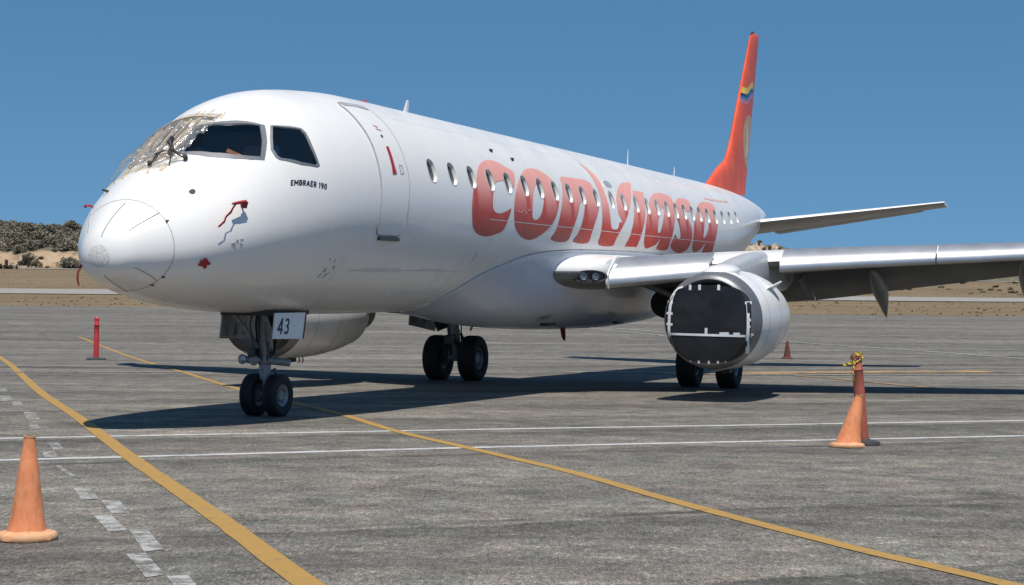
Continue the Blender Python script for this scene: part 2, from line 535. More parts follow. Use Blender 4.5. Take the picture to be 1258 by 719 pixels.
def ribbon(name, path, width, mat, dz=0.004, edge=0.012, n=10):
    P = smooth_path(path, n)
    V = []; F = []
    for i, p in enumerate(P):
        a = P[max(i - 1, 0)]; b = P[min(i + 1, len(P) - 1)]
        d = (b - a).normalized(); s = Vector((-d.y, d.x, 0))
        for sg in (-1, 1):
            q = p + s * sg * (width / 2 + edge * noise.noise((p.x * 2.2, p.y * 2.2, sg * 9.0)))
            V.append((q.x, q.y, terrain(q.x, q.y) + dz))
    for i in range(len(P) - 1):
        F.append((2*i, 2*i + 2, 2*i + 3, 2*i + 1))
    o = mesh(name, V, F, mat)
    o['kind'] = 'structure'
    return o
T = {
 'c': [[(10.274,1.1179),(9.963,1.0566),(9.688,1.0163),(9.429,1.0018),(9.182,1.0119),(8.924,1.0451),(8.673,1.1043),(8.473,1.1834),(8.357,1.2555),(8.207,1.3393),(8.073,1.4201),(8.005,1.5341),(8.022,1.6300),(8.081,1.7241),(8.180,1.7766),(8.331,1.8105),(8.594,1.8306),(8.865,1.8258),(9.124,1.8022),(9.333,1.7793),(9.457,1.7516),(9.541,1.6994),(9.631,1.6283),(9.762,1.5265),(9.594,1.5533),(9.304,1.5862),(9.104,1.5887),(8.961,1.5702),(8.918,1.5331),(8.933,1.4430),(9.010,1.3626),(9.173,1.2769),(9.316,1.2509),(9.568,1.2341),(9.793,1.2419),(9.964,1.2744),(10.024,1.3026)]],
 'o': [[(11.222,1.0138),(11.500,1.0049),(11.743,1.0147),(11.955,1.0411),(12.187,1.0959),(12.348,1.1607),(12.397,1.2434),(12.356,1.3196),(12.206,1.4547),(12.077,1.5433),(11.880,1.6301),(11.582,1.7171),(11.296,1.7764),(10.952,1.8228),(10.709,1.8336),(10.443,1.8180),(10.226,1.7822),(10.029,1.7212),(9.938,1.6592),(9.903,1.5582),(9.946,1.4512),(10.080,1.3391),(10.336,1.2178),(10.612,1.1179),(10.927,1.0491)],[(11.273,1.2029),(11.413,1.2198),(11.455,1.2915),(11.492,1.3549),(11.416,1.4348),(11.306,1.5212),(11.172,1.5859),(11.015,1.6159),(10.886,1.6123),(10.805,1.5750),(10.832,1.4792),(10.904,1.3807),(11.061,1.2766)]],
 'n': [[(12.862,1.0478),(13.440,1.0361),(14.098,1.0231),(14.508,1.0385),(14.698,1.1039),(14.761,1.2071),(14.735,1.3341),(14.583,1.4520),(14.347,1.5842),(14.189,1.7088),(14.028,1.8190),(13.176,1.8168),(13.377,1.7234),(13.533,1.6238),(13.666,1.5069),(13.784,1.4100),(13.842,1.3575),(13.740,1.3318),(13.561,1.3533),(13.396,1.4519),(13.205,1.5643),(13.008,1.6859),(12.777,1.8200),(11.918,1.8146),(12.086,1.7179),(12.220,1.6010),(12.356,1.4799),(12.480,1.3706),(12.623,1.2571),(12.738,1.1555)]],
 'v': [[(14.871,0.7151),(14.958,0.8237),(14.990,0.9287),(14.988,1.0650),(14.984,1.1734),(14.951,1.2946),(14.880,1.4447),(14.831,1.5735),(14.771,1.7136),(14.754,1.8285),(15.661,1.8285),(15.839,1.7359),(16.125,1.6158),(16.487,1.4822),(16.814,1.3422),(17.196,1.1764),(17.485,1.0361),(17.737,0.9237),(17.425,0.9271),(17.029,0.9560),(16.634,1.0218),(16.321,1.1082),(16.058,1.2146),(15.893,1.3520),(15.953,1.4041),(16.209,1.5233),(15.866,1.5362),(15.675,1.6206),(15.478,1.6068),(15.415,1.5107),(15.375,1.3656),(15.363,1.2301),(15.372,1.1050),(15.369,1.0107),(15.317,0.9332),(15.179,0.8335)]],
 'i': [[(17.567,1.0477),(18.386,1.0430),(18.158,1.1799),(18.047,1.3252),(17.879,1.4655),(17.652,1.6182),(17.402,1.8181),(16.526,1.8238),(16.747,1.7130),(16.920,1.5849),(17.089,1.4347),(17.224,1.2970),(17.354,1.1706)]],
 'a1': [[(19.633,1.0065),(20.075,0.9975),(20.553,1.0171),(20.700,1.0845),(20.598,1.2160),(20.428,1.3694),(20.260,1.4989),(20.096,1.6237),(19.938,1.7197),(19.791,1.8250),(18.967,1.8270),(19.042,1.7417),(19.139,1.6651),(18.838,1.7614),(18.483,1.7998),(18.175,1.8274),(17.984,1.8067),(17.873,1.7267),(17.905,1.5975),(17.995,1.4628),(18.228,1.3202),(18.501,1.2054),(18.812,1.1109),(19.173,1.0447)],[(19.541,1.2286),(19.611,1.2817),(19.425,1.3941),(19.255,1.5028),(19.093,1.5915),(18.924,1.6110),(18.889,1.5449),(19.012,1.4216),(19.262,1.3095)]],
 's': [[(22.299,1.0942),(22.021,1.2275),(21.656,1.2346),(21.559,1.2752),(21.618,1.3173),(21.687,1.3772),(21.815,1.4505),(21.898,1.5244),(21.900,1.6131),(21.822,1.6869),(21.623,1.7774),(21.322,1.8328),(20.899,1.8570),(20.516,1.8426),(20.143,1.7970),(20.035,1.7561),(20.133,1.6985),(20.354,1.6041),(20.480,1.6369),(20.688,1.6574),(20.831,1.6310),(20.828,1.5817),(20.765,1.5026),(20.679,1.4159),(20.572,1.3439),(20.587,1.2522),(20.763,1.1523),(21.106,1.0662),(21.438,1.0284),(21.931,1.0192),(22.242,1.0437)]],
 'a2': [[(23.849,1.0051),(24.406,0.9957),(24.754,1.0240),(24.809,1.0791),(24.649,1.2077),(24.551,1.3444),(24.481,1.4272),(24.258,1.5742),(24.058,1.7144),(23.941,1.8323),(23.084,1.8313),(23.151,1.7420),(23.267,1.6575),(23.072,1.7129),(22.748,1.7851),(22.359,1.8247),(22.082,1.8011),(21.986,1.7136),(22.020,1.5820),(22.108,1.4441),(22.443,1.2802),(22.828,1.1374),(23.218,1.0636),(23.600,1.0195)],[(23.581,1.2337),(23.677,1.2973),(23.620,1.3795),(23.437,1.4784),(23.261,1.5599),(23.063,1.6084),(22.977,1.5801),(23.093,1.4541),(23.287,1.3392)]],
 'door': [[(4.794,0.5089),(4.769,0.6370),(4.762,0.8218),(4.767,0.9766),(4.737,1.1484),(4.704,1.3368),(4.675,1.4763),(4.632,1.6141),(4.614,1.7352),(4.623,1.8279),(4.699,1.8601),(5.013,1.8668),(5.339,1.8734),(5.424,1.8211),(5.496,1.6785),(5.558,1.5168),(5.614,1.3716),(5.622,1.2221),(5.635,1.0625),(5.646,0.8988),(5.635,0.7563),(5.586,0.6621),(5.527,0.5341),(5.170,0.5146)]],
 'sill': [[(4.703,1.8812),(5.343,1.8922),(5.353,1.9303),(4.738,1.9176)]],
 'handle': [[(5.155,1.0616),(5.233,1.0646),(5.206,1.2532),(5.220,1.3265),(5.085,1.3275),(5.116,1.2542)]],
 'latch': [[(5.371,1.2398),(5.479,1.2393),(5.466,1.3247),(5.356,1.3268)]],
 'hole': [[(5.179,0.9374),(5.228,0.9436),(5.216,0.9715),(5.168,0.9654)]],
 'pane': [[(2.087,0.0461),(2.162,0.1885),(2.240,0.3302),(2.540,0.5976),(2.169,0.8597),(2.011,0.7777),(1.859,0.6576),(1.677,0.4456),(1.559,0.2032),(1.488,0.0761),(1.465,-0.1096),(1.736,-0.3280),(1.925,-0.1881)]],
 'paneframe': [[(2.193,-0.1097),(2.232,0.1654),(2.291,0.3030),(2.648,0.5984),(2.195,0.9238),(1.980,0.8038),(1.825,0.6841),(1.641,0.4699),(1.518,0.1860),(1.453,0.0973),(1.418,-0.1119),(1.792,-0.4074),(1.962,-0.2613)]],
 'side': [[(2.665,0.6783),(2.824,0.7361),(3.113,0.8161),(3.145,0.8646),(3.113,1.0064),(3.117,1.1629),(3.051,1.1670),(2.763,1.0975),(2.448,0.9836),(2.409,0.9472),(2.406,0.8669),(2.519,0.7712)]],
 'sideframe': [[(2.665,0.6477),(2.864,0.7116),(3.151,0.7914),(3.211,0.8492),(3.162,1.0228),(3.170,1.1918),(3.080,1.1936),(2.748,1.1133),(2.450,1.0046),(2.373,0.9466),(2.360,0.8590),(2.483,0.7562)]],
 'strips': [[(0.714,-0.8562),(0.194,-0.7724)],[(0.506,0.0600),(0.066,0.0385)],[(0.573,0.7579),(0.214,0.7775)],[(0.192,2.0630),(0.556,2.4172)],[(0.095,3.0489),(0.603,3.1263)]],
 'cross': [[(0.885,1.8954),(0.888,1.8358),(0.920,1.8655),(0.917,1.8122),(0.964,1.8305),(0.996,1.8849),(1.039,1.9216),(1.033,1.9571),(0.998,1.9501),(1.010,2.0171),(0.976,2.0248),(0.943,1.9747),(0.908,1.9739),(0.875,1.9505)]],
 'blackport': [[(1.009,0.6941),(1.039,0.6838),(1.074,0.6938),(1.084,0.7294),(1.068,0.7545),(1.032,0.7600),(1.009,0.7347)]],
 'hatch': [[(15.537,1.0030),(15.809,0.9749),(16.005,1.0023),(16.067,1.0583),(16.039,1.1383),(15.935,1.2633),(15.905,1.3839),(15.923,1.5168),(15.857,1.5996),(15.727,1.6180),(15.477,1.6119),(15.410,1.5612),(15.391,1.4309),(15.403,1.2971),(15.448,1.1563)]],
 'hatchtop': [[(15.537,1.0030),(15.809,0.9749),(16.005,1.0023),(16.057,1.0626),(15.886,1.0751),(15.680,1.0645)]],
 'faint': [[(3.691,2.1827),(3.986,2.2665)],[(9.240,2.0604),(9.347,2.1540)]],
 "windows": [(6.574,1.2506),(7.369,1.2488),(8.165,1.2496),(8.986,1.2479),(9.794,1.2458),(10.618,1.2446),(11.413,1.2481),(12.222,1.2469),(13.016,1.2486),(13.823,1.2482),(14.685,1.2484),(15.683,1.2435),(16.536,1.2492),(17.460,1.2520),(18.321,1.2524),(19.104,1.2515),(19.917,1.2519),(20.716,1.2511),(21.452,1.2455),(22.205,1.2488),(22.914,1.2530),(23.701,1.2545),(24.529,1.2497),(25.360,1.2585),(26.222,1.2678),(27.152,1.3017)],
}
Y1 = [(-24.831, 74.15), (-15.166, 48.4), (-10.797, 35.95), (-8.211, 28.5), (-5.991, 22.45), (-3.899, 16.55), (-2.892, 13.8), (-1.891, 11.05), (-1.021, 8.6), (-0.366, 7.1), (0.3, 5.5)]
Y2 = [(-19.059, 71.6), (-9.473, 44.0), (-5.258, 31.3), (-2.624, 24.15), (-1.479, 20.55), (-0.465, 17.95), (0.564, 15.35), (1.253, 13.15), (1.643, 12.0), (2.217, 10.4), (2.543, 9.65), (2.786, 9.05), (3.373, 7.7), (4.3, 5.6)]
ribbon('white_line', [(-40, 2.0), (-20, 11.6), (-5.787, 18.42), (-0.282, 20.98), (7.726, 24.45), (25, 32.2), (60, 47.6)], 0.17, M['line_white'], 0.003)
ribbon('white_line', [(-40, -0.9), (-20, 8.6), (-4.936, 15.75), (-0.24, 18.1), (6.67, 21.1), (25, 29.0), (60, 44.2)], 0.17, M['line_white'], 0.003)
ribbon('yellow_line', Y1, 0.170, M['line_yellow'], 0.0055)
ribbon('yellow_line', Y2, 0.145, M['line_yellow'], 0.0055)
ribbon('faded_white_line', [(6, 95), (13.416, 76.1), (15.816, 69.85), (17.811, 64.4), (19.036, 60.3), (23, 50)], 0.5, M['line_worn'], 0.012)
ribbon('faded_white_line', [(4.0, 97), (4.786, 94.0), (7.343, 85.35), (8.178, 80.9)], 0.4, M['line_worn'], 0.012)
ribbon('faded_yellow_line', [(4, 43), (6.747, 44.55), (8.934, 46.1), (11.657, 47.6), (14.5, 48.6)], 1.3, M['line_oldyellow'], 0.012, 0.1)
ribbon('faded_yellow_line', [(7.5, 43.2), (8.367, 40.5), (9.027, 37.35), (9.4, 35.9)], 0.22, M['line_oldyellow'], 0.012)
ribbon('faded_white_line', [(-2, 41.2), (-0.586, 42.3), (1.586, 43.3), (3.858, 44.2)], 0.45, M['line_worn'], 0.012, 0.08)
ribbon('faded_white_line', [(6, 42.6), (8.179, 43.55), (10.754, 44.9), (14.588, 46.2), (20, 48.2)], 0.5, M['line_worn'], 0.016, 0.08)
ribbon('faded_white_line', [(-16, 35.6), (-11.9, 37.85), (-10.189, 38.55), (-8.0, 39.6)], 0.4, M['line_worn'], 0.012, 0.06)
BL = [
 [(-3.139, 12.5), (-2.992, 12.5), (-2.739, 11.75), (-2.86, 11.7)], [(-2.945, 11.55), (-2.835, 11.6), (-2.536, 10.8), (-2.651, 10.75)],
 [(-2.535, 10.85), (-2.407, 10.85), (-2.104, 9.95), (-2.206, 9.85)], [(-2.292, 9.75), (-2.183, 9.8), (-1.897, 9.0), (-1.98, 8.9)],
 [(-1.876, 8.95), (-1.77, 9.0), (-1.5, 8.2), (-1.6, 8.1)], [(-3.595, 13.4), (-3.475, 13.45), (-3.177, 12.6), (-3.287, 12.5)],
 [(-4.816, 16.75), (-4.704, 16.8), (-4.483, 16.15), (-4.595, 16.05)],
 [(-5.071, 17.85), (-4.971, 17.9), (-4.683, 17.1), (-4.756, 16.95)], [(-6.985, 23.3), (-6.835, 23.35), (-6.273, 21.7), (-6.383, 21.5)],
 [(-7.994, 26.0), (-7.862, 26.05), (-7.425, 24.8), (-7.532, 24.65)],
 [(-8.702, 27.7), (-8.516, 27.65), (-8.046, 26.25), (-8.15, 25.95)], [(-6.159, 20.8), (-6.046, 20.8), (-5.775, 20.0), (-5.853, 19.85)],
 [(-9.568, 30.45), (-9.476, 30.5), (-9.036, 29.2), (-9.08, 28.9)], [(-4.289, 15.3), (-4.233, 15.3), (-3.79, 14.25), (-3.845, 14.25)]]
for k, b in enumerate(BL):
    o = mesh('painted_block', [(x, y, terrain(x, y) + 0.0035) for x, y in b], [(0, 1, 2, 3)], M['block_white'] if k < 5 else M['line_worn'], None, False)
    o['kind'] = 'structure'

# ================================================================== AIRLINER
air = empty('airliner')
air.matrix_world = Matrix(((0.35990165, -0.93295545, -0.00805802, -4.92567994),
                           (0.93272170, 0.35999184, -0.02088317, 19.39132269),
                           (0.02238388, 0.0, 0.99974945, -0.09015197), (0, 0, 0, 1)))
tag(air, 'white passenger jet with big red lettering and orange tail fin parked on the apron', 'airliner')

# fuselage surface: x = metres aft of the nose, ph = angle from the crown towards port
NXS = [0, .1, .3, .6, 1.0, 1.5, 2.1, 2.8, 3.6, 4.5, 5.5, 6.5, 24, 26, 28, 30, 32, 34, 35.4, 36.3]
_s = np.sqrt(np.array(NXS))
ZTf = pchip(_s, [2.19, 2.497, 2.703, 2.928, 3.202, 3.522, 3.953, 4.368, 4.582, 4.687, 4.745, 4.753, 4.753, 4.753, 4.745, 4.71, 4.63, 4.49, 4.33, 4.16])
ZBf = pchip(_s, [2.19, 1.971, 1.876, 1.78, 1.686, 1.599, 1.538, 1.495, 1.472, 1.45, 1.43, 1.42, 1.42, 1.55, 1.95, 2.45, 2.95, 3.42, 3.72, 3.95])
Wf = pchip(_s, [0.0, 0.299, 0.48, 0.72, 0.956, 1.133, 1.267, 1.374, 1.448, 1.483, 1.501, 1.505, 1.505, 1.48, 1.37, 1.18, .92, .62, .38, .20])
ZCf = pchip(_s, [2.19, 2.21, 2.25, 2.30, 2.37, 2.48, 2.62, 2.78, 2.93, 3.04, 3.10, 3.12, 3.12, 3.17, 3.36, 3.6, 3.85, 4.02, 4.1, 4.12])

def fus(x, ph):
    x = np.asarray(x, float); ph = np.asarray(ph, float)
    s = np.sqrt(np.maximum(x, 0))
    zt, zb, w, zc = ZTf(s), ZBf(s), Wf(s), ZCf(s)
    c = np.cos(ph)
    z = np.where(c > 0, zc + (zt - zc) * c, zc + (zc - zb) * c)
    return np.stack([x + 0 * ph, -w * np.sin(ph), z], -1)

def fusn(x, ph):
    x = np.asarray(x, float); ph = np.asarray(ph, float)
    e = 2e-3
    a = fus(x + e, ph) - fus(np.maximum(x - e, 0), ph)
    b = fus(x, ph + 1e-3) - fus(x, ph - 1e-3)
    n = np.cross(a, b)
    ln = np.linalg.norm(n, axis=-1, keepdims=True)
    n = n / np.maximum(ln, 1e-12)
    p = fus(x, ph)
    cz = ZCf(np.sqrt(np.maximum(x, 0)))
    ctr = np.stack([p[..., 0], 0 * p[..., 1], cz], -1)
    sg = np.sign(np.sum(n * (p - ctr), -1, keepdims=True))
    sg[sg == 0] = 1
    return n * sg

def onfus(x, ph, off=0.0):
    return fus(x, ph) + fusn(x, ph) * np.asarray(off)[..., None] if np.ndim(off) else fus(x, ph) + fusn(x, ph) * off

def surf_mesh(name, xp, faces, mat, parent, off=0.0, fn=None, recess=None):
    xp = np.array(xp, float)
    P = onfus(xp[:, 0], xp[:, 1], off) if fn is None else fn(xp[:, 0], xp[:, 1])
    N = fusn(xp[:, 0], xp[:, 1])
    me = bpy.data.meshes.new(name)
    # wind the faces outwards
    F = []
    for f in faces:
        a, b, c = P[f[0]], P[f[1]], P[f[2]]
        n = np.cross(b - a, c - a)
        F.append(tuple(f) if np.dot(n, N[f[0]] + N[f[1]] + N[f[2]]) >= 0 else tuple(reversed(f)))
    me.from_pydata(P.tolist(), [], F)
    o = link_mesh(name, me, mat, parent, True)
    me.normals_split_custom_set_from_vertices(N.tolist())
    return o

PS = 1.6      # metres per radian used for triangulating
def in_poly(pts, poly):
    pts = np.asarray(pts, float); poly = np.asarray(poly, float)
    ins = np.zeros(len(pts), bool)
    j = len(poly) - 1
    for i in range(len(poly)):
        xi, yi = poly[i]; xj, yj = poly[j]
        if yi != yj:
            c = ((yi > pts[:, 1]) != (yj > pts[:, 1])) & (pts[:, 0] < (xj - xi) * (pts[:, 1] - yi) / (yj - yi) + xi)
            ins ^= c
        j = i
    return ins

def densify(loop, step=0.10, closed=True):
    out = []
    L = len(loop)
    for i in range(L if closed else L - 1):
        a = np.array(loop[i], float); b = np.array(loop[(i + 1) % L], float)
        d = math.hypot(b[0] - a[0], (b[1] - a[1]) * PS)
        n = max(1, int(math.ceil(d / step)))
        for k in range(n): out.append(tuple(a + (b - a) * k / n))
    if not closed: out.append(tuple(loop[-1]))
    return out

def smooth_loop(loop, n=4):
    out = []
    L = len(loop)
    P = [np.array(p, float) for p in loop]
    for i in range(L):
        p0, p1, p2, p3 = P[i - 1], P[i], P[(i + 1) % L], P[(i + 2) % L]
        for k in range(n):
            t = k / n
            out.append(tuple(0.5 * ((2*p1) + (p2 - p0)*t + (2*p0 - 5*p1 + 4*p2 - p3)*t*t + (3*p1 - p0 - 3*p2 + p3)*t**3)))
    return out

def cdt(points, loops):
    """triangulate points + closed loops (param space); returns xp, tris"""
    co = []; ed = []
    for lp in loops:
        k = len(co)
        co += [Vector((p[0], p[1] * PS)) for p in lp]
        ed += [(k + i, k + (i + 1) % len(lp)) for i in range(len(lp))]
    co += [Vector((p[0], p[1] * PS)) for p in points]
    V, E, F, *_ = delaunay_2d_cdt(co, ed, [], 0, 1e-6)
    return [(v.x, v.y / PS) for v in V], [list(f) for f in F]

def patch(name, outer, mat, parent, off=0.006, holes=(), grid=0.16, dense=0.10):
    """a piece of painted skin lying on the fuselage, bounded by outer, with holes"""
    outer = densify(outer, dense)
    hl = [densify(h, dense) for h in holes]
    oa = np.array(outer)
    x0, x1 = oa[:, 0].min(), oa[:, 0].max(); p0, p1 = oa[:, 1].min(), oa[:, 1].max()
    gx = np.arange(x0 + grid * .5, x1, grid); gp = np.arange(p0 + grid / PS * .5, p1, grid / PS)
    G = np.array([(a, b) for a in gx for b in gp]).reshape(-1, 2)
    if len(G):
        keep = in_poly(G, outer)
        for h in hl: keep &= ~in_poly(G, h)
        G = G[keep]
    xp, F = cdt([tuple(g) for g in G], [outer] + hl)
    C = np.array([np.mean([xp[i] for i in f], 0) for f in F])
    keep = in_poly(C, outer)
    for h in hl: keep &= ~in_poly(C, h)
    F = [f for f, k in zip(F, keep) if k]
    return surf_mesh(name, xp, F, mat, parent, off)

def win_loop(x, ph, rx=0.148, rz=0.188, n=20, ex=2.5):
    out = []
    w = 1.6
    for k in range(n):
        t = 2 * math.pi * k / n
        c, s = math.cos(t), math.sin(t)
        out.append((x + rx * math.copysign(abs(c) ** (2 / ex), c), ph + rz / w * math.copysign(abs(s) ** (2 / ex), s)))
    return out

WIN = [(x, 1.2490) for x, _ in T['windows']]
win_loops = [win_loop(x, p) for i, (x, p) in enumerate(WIN)]
pane_port = [(2.075, 0.055), (2.150, 0.1885), (2.235, 0.33), (2.345, 0.44), (2.515, 0.60), (2.36, 0.735), (2.165, 0.862), (2.011, 0.7777), (1.859, 0.6576), (1.70, 0.46), (1.585, 0.2032), (1.555, 0.055)]
side_port = T['side'][0]
mir = lambda L: [(x, -p) for x, p in L]

# --- main skin, with the window openings cut out
RX = 0.572
gx = list(np.arange(RX, 6.2, 0.10)) + list(np.arange(6.2, 28.2, 0.30)) + list(np.arange(28.2, 36.3, 0.30)) + [36.3]
NP = 96
gp = np.linspace(-math.pi, math.pi, NP + 1)
G = np.array([(a, b) for a in gx for b in gp])
holes = win_loops + [densify(pane_port, 0.12), densify(mir(pane_port), 0.12), densify(side_port, 0.12), densify(mir(side_port), 0.12)]
keep = np.ones(len(G), bool)
for h in holes:
    ha = np.array(h); c = ha.mean(0)
    big = c + (ha - c) * 1.10
    keep &= ~in_poly(G, big)
xp, F = cdt([tuple(g) for g in G[keep]], holes)
C = np.array([np.mean([xp[i] for i in f], 0) for f in F])
keep = np.ones(len(F), bool)
for h in holes: keep &= ~in_poly(C, h)
fuselage = surf_mesh('fuselage', xp, [f for f, k in zip(F, keep) if k], M['skin'], air)
# tail cap
mbt = MB().lathe([(0, 0.205), (0.03, 0.17), (0.05, 0.0001)], (36.29, 0, 4.06), (1, 0, 0), 20)
mbt.build('tail_cone_cap', M['darksteel'], air)

# --- radome
rxs = [0.000004, 0.0008, .004, .012, .03, .06, .1, .15, .22, .3, .4, .5, RX - 0.006]
xp = [(a, b) for a in rxs for b in np.linspace(-math.pi, math.pi, 65)]
F = [(i * 65 + k, i * 65 + k + 1, (i + 1) * 65 + k + 1, (i + 1) * 65 + k) for i in range(len(rxs) - 1) for k in range(64)]
radome = surf_mesh('radome', xp, F, M['white'], air)
def strip_on(name, a, b, w, mat, parent, off=0.006, n=10):
    a = np.array(a); b = np.array(b)
    pts = np.array([a + (b - a) * k / n for k in range(n + 1)])
    P = onfus(pts[:, 0], pts[:, 1], off); N = fusn(pts[:, 0], pts[:, 1])
    mb = MB()
    V = []
    for i in range(n + 1):
        d = P[min(i + 1, n)] - P[max(i - 1, 0)]
        s = np.cross(d, N[i]); s /= np.linalg.norm(s) + 1e-9
        V += [P[i] - s * w / 2, P[i] + s * w / 2, P[i] + s * w / 2 - N[i] * (off + .003), P[i] - s * w / 2 - N[i] * (off + .003)]
    F = []
    for i in range(n):
        for k in range(4): F.append((4*i + k, 4*i + (k + 1) % 4, 4*i + 4 + (k + 1) % 4, 4*i + 4 + k))
    F += [(3, 2, 1, 0), (4*n, 4*n + 1, 4*n + 2, 4*n + 3)]
    return mb.add(V, F).build(name, mat, parent)
for a, b in T['strips']:
    strip_on('lightning_strip', a, b, 0.007, M['seam'], radome, 0.009)
strip_on('lightning_strip', (T['strips'][0][0][0], -1.9), (T['strips'][0][1][0], -1.9), 0.008, M['seam'], radome)
# worn patch at the very tip
tip = [(0.0035 + 0 * k, p) for k, p in enumerate(np.linspace(-math.pi, math.pi, 49))]
rr = [0.000005, 0.0006, 0.003, 0.008, 0.014, 0.020, 0.0235]
xp = [(a, b) for a in rr for b in np.linspace(-math.pi, math.pi, 49)]
F = [(i * 49 + k, i * 49 + k + 1, (i + 1) * 49 + k + 1, (i + 1) * 49 + k) for i in range(len(rr) - 1) for k in range(48)]
surf_mesh('worn_tip', xp, F, M['worn'], radome, 0.0030)
for ph in (0.98, 2.28, 2.58):
    pz = onfus(np.array([RX + 0.01]), np.array([ph]), 0.006)[0]
    MB().box(pz, (0.055, 0.018, 0.016), Matrix.Rotation(random.uniform(-.4, .4), 3, 'Y')).build('radome_latch', M['darksteel'], radome)

# --- passenger windows: recessed oval with pale reveal and dark pane
for i, (x, p) in enumerate(WIN):
    n = 20
    lp = np.array(win_loop(x, p, n=n)); inn = np.array(win_loop(x, p, 0.130, 0.168, n)); outr = np.array(win_loop(x, p, 0.158, 0.198, n))
    A = onfus(outr[:, 0], outr[:, 1], 0.004); B = onfus(lp[:, 0], lp[:, 1], 0.005); Cc = onfus(inn[:, 0], inn[:, 1], -0.050)
    V = list(A) + list(B) + list(Cc)
    F = []
    for r in range(2):
        for k in range(n): F.append((r*n + k, r*n + (k + 1) % n, (r + 1)*n + (k + 1) % n, (r + 1)*n + k))
    w = mesh('window', list(onfus(inn[:, 0], inn[:, 1], -0.046)), [tuple(range(n))], M['cabin'], air, False)
    mb = MB().add(V, F)
    mb.build('frame', M['reveal'], w, True, 30)

# --- cockpit windows
def cockpit_window(nm, poly, scale, mirror):
    poly = mir(poly) if mirror else poly
    c = np.mean(np.array(poly), 0)
    pane = patch(nm, [tuple(p) for p in poly], M['glass'], air, -0.004, grid=0.12)
    out = densify(poly, 0.12)
    oa = np.array(out)
    ctr = oa.mean(0)
    P0 = onfus(oa[:, 0], oa[:, 1], 0.0)
    # widen outward by about 4.5 cm in real space
    dirs = (oa - ctr) * np.array([1, PS]); dirs /= np.linalg.norm(dirs, axis=1)[:, None]
    ob = oa + dirs * np.array([scale, scale / PS])
    oc = oa - dirs * np.array([0.012, 0.012 / PS])
    A = onfus(ob[:, 0], ob[:, 1], 0.004); A2 = onfus(ob[:, 0], ob[:, 1], -0.01)
    B = onfus(oa[:, 0], oa[:, 1], 0.012); Cc = onfus(oc[:, 0], oc[:, 1], -0.006)
    n = len(oa)
    V = list(A2) + list(A) + list(B) + list(Cc)
    F = []
    for r in range(3):
        for k in range(n): F.append((r*n + k, r*n + (k + 1) % n, (r + 1)*n + (k + 1) % n, (r + 1)*n + k))
    MB().add(V, F).build('frame', M['frame'], pane, True, 40)
    return pane
for mflag in (False, True):
    cockpit_window('windshield', pane_port, 0.075, mflag)
    cockpit_window('side_window', side_port, 0.040, mflag)
# cockpit interior: bulkhead, glareshield, seats, sunshade bits
mb = MB()
mb.box((3.55, 0, 3.10), (0.06, 2.0, 1.8)).box((2.6, 0, 2.55), (2.2, 2.2, 0.06))
mb.box((2.9, -0.55, 3.25), (0.16, 0.5, 1.0), None, 0.05).box((2.9, 0.55, 3.25), (0.16, 0.5, 1.0), None, 0.05)
mb.build('cockpit_interior', M['cockpit_dark'], air)
mb = MB().box((1.86, 0, 3.33), (0.50, 1.44, 0.10), Matrix.Rotation(-0.06, 3, 'Y'), 0.03)
gs = mb.build('glareshield', M['cockpit_dark'], air)
MB().box((1.92, -0.52, 3.47), (0.30, 0.30, 0.03), Matrix.Rotation(-0.3, 3, 'Z') @ Matrix.Rotation(-.25, 3, 'X')).build('folder', M['cockpit_green'], gs)
MB().box((2.10, -0.70, 3.50), (0.36, 0.24, 0.05), Matrix.Rotation(0.35, 3, 'Y') @ Matrix.Rotation(.4, 3, 'X')).build('sun_visor', M['cockpit_orange'], gs)
MB().box((2.25, -0.78, 3.42), (0.22, 0.10, 0.05), Matrix.Rotation(.6, 3, 'X')).build('checklist', M['reveal'], gs)

# --- passenger door
door_poly = T['door'][0]
def grow(poly, d):
    oa = np.array(poly); q = np.roll(oa, -1, 0) - np.roll(oa, 1, 0)
    nrm = np.stack([q[:, 1] * PS, -q[:, 0]], 1)
    nrm /= np.linalg.norm(nrm, axis=1)[:, None] + 1e-9
    c = oa.mean(0)
    sg = np.sign(np.sum(nrm * ((oa - c) * [1, PS])))
    return [tuple(r) for r in oa + sg * nrm * np.array([d, d / PS])]
dp = smooth_loop(door_poly, 2)
door = patch('cabin_door', dp, M['white'], air, 0.014, grid=0.14, dense=0.06)
def seal_tube(loop, r, mat, parent, off=0.008):
    L = np.array(densify(loop + [loop[0]], 0.06, False))
    return MB().tube([Vector(q) for q in onfus(L[:, 0], L[:, 1], off)], r, 6).build('seal', mat, parent)
seal_tube(grow(dp, 0.006), 0.013, M['seam'], door)
patch('handle', T['handle'][0], M['redflag'], door, 0.022, grid=10, dense=.05)
patch('latch_plate', T['latch'][0], M['seam'], door, 0.018, holes=[grow(T['latch'][0], -0.022)], grid=10)
patch('peephole', T['hole'][0], M['black'], door, 0.020, grid=10)
# top recess strip and the sill step
patch('top_seal', [(4.80, .505), (5.17, .512), (5.53, .53), (5.56, .60), (5.2, .56), (4.86, .56)], M['seam'], door, 0.019, grid=10)
sl = T['sill'][0]
sp = np.array([sl[3], sl[0], sl[1], sl[2]])
a0 = onfus(sp[:, 0], sp[:, 1], 0.02)
mb = MB()
c = onfus(sp[:, 0], sp[:, 1], 0.0).mean(0)
mb.box(c + np.array([0, -0.02, 0]), (sp[:, 0].max() - sp[:, 0].min(), 0.05, 0.055))
mb.build('door_sill', M['darksteel'], door)
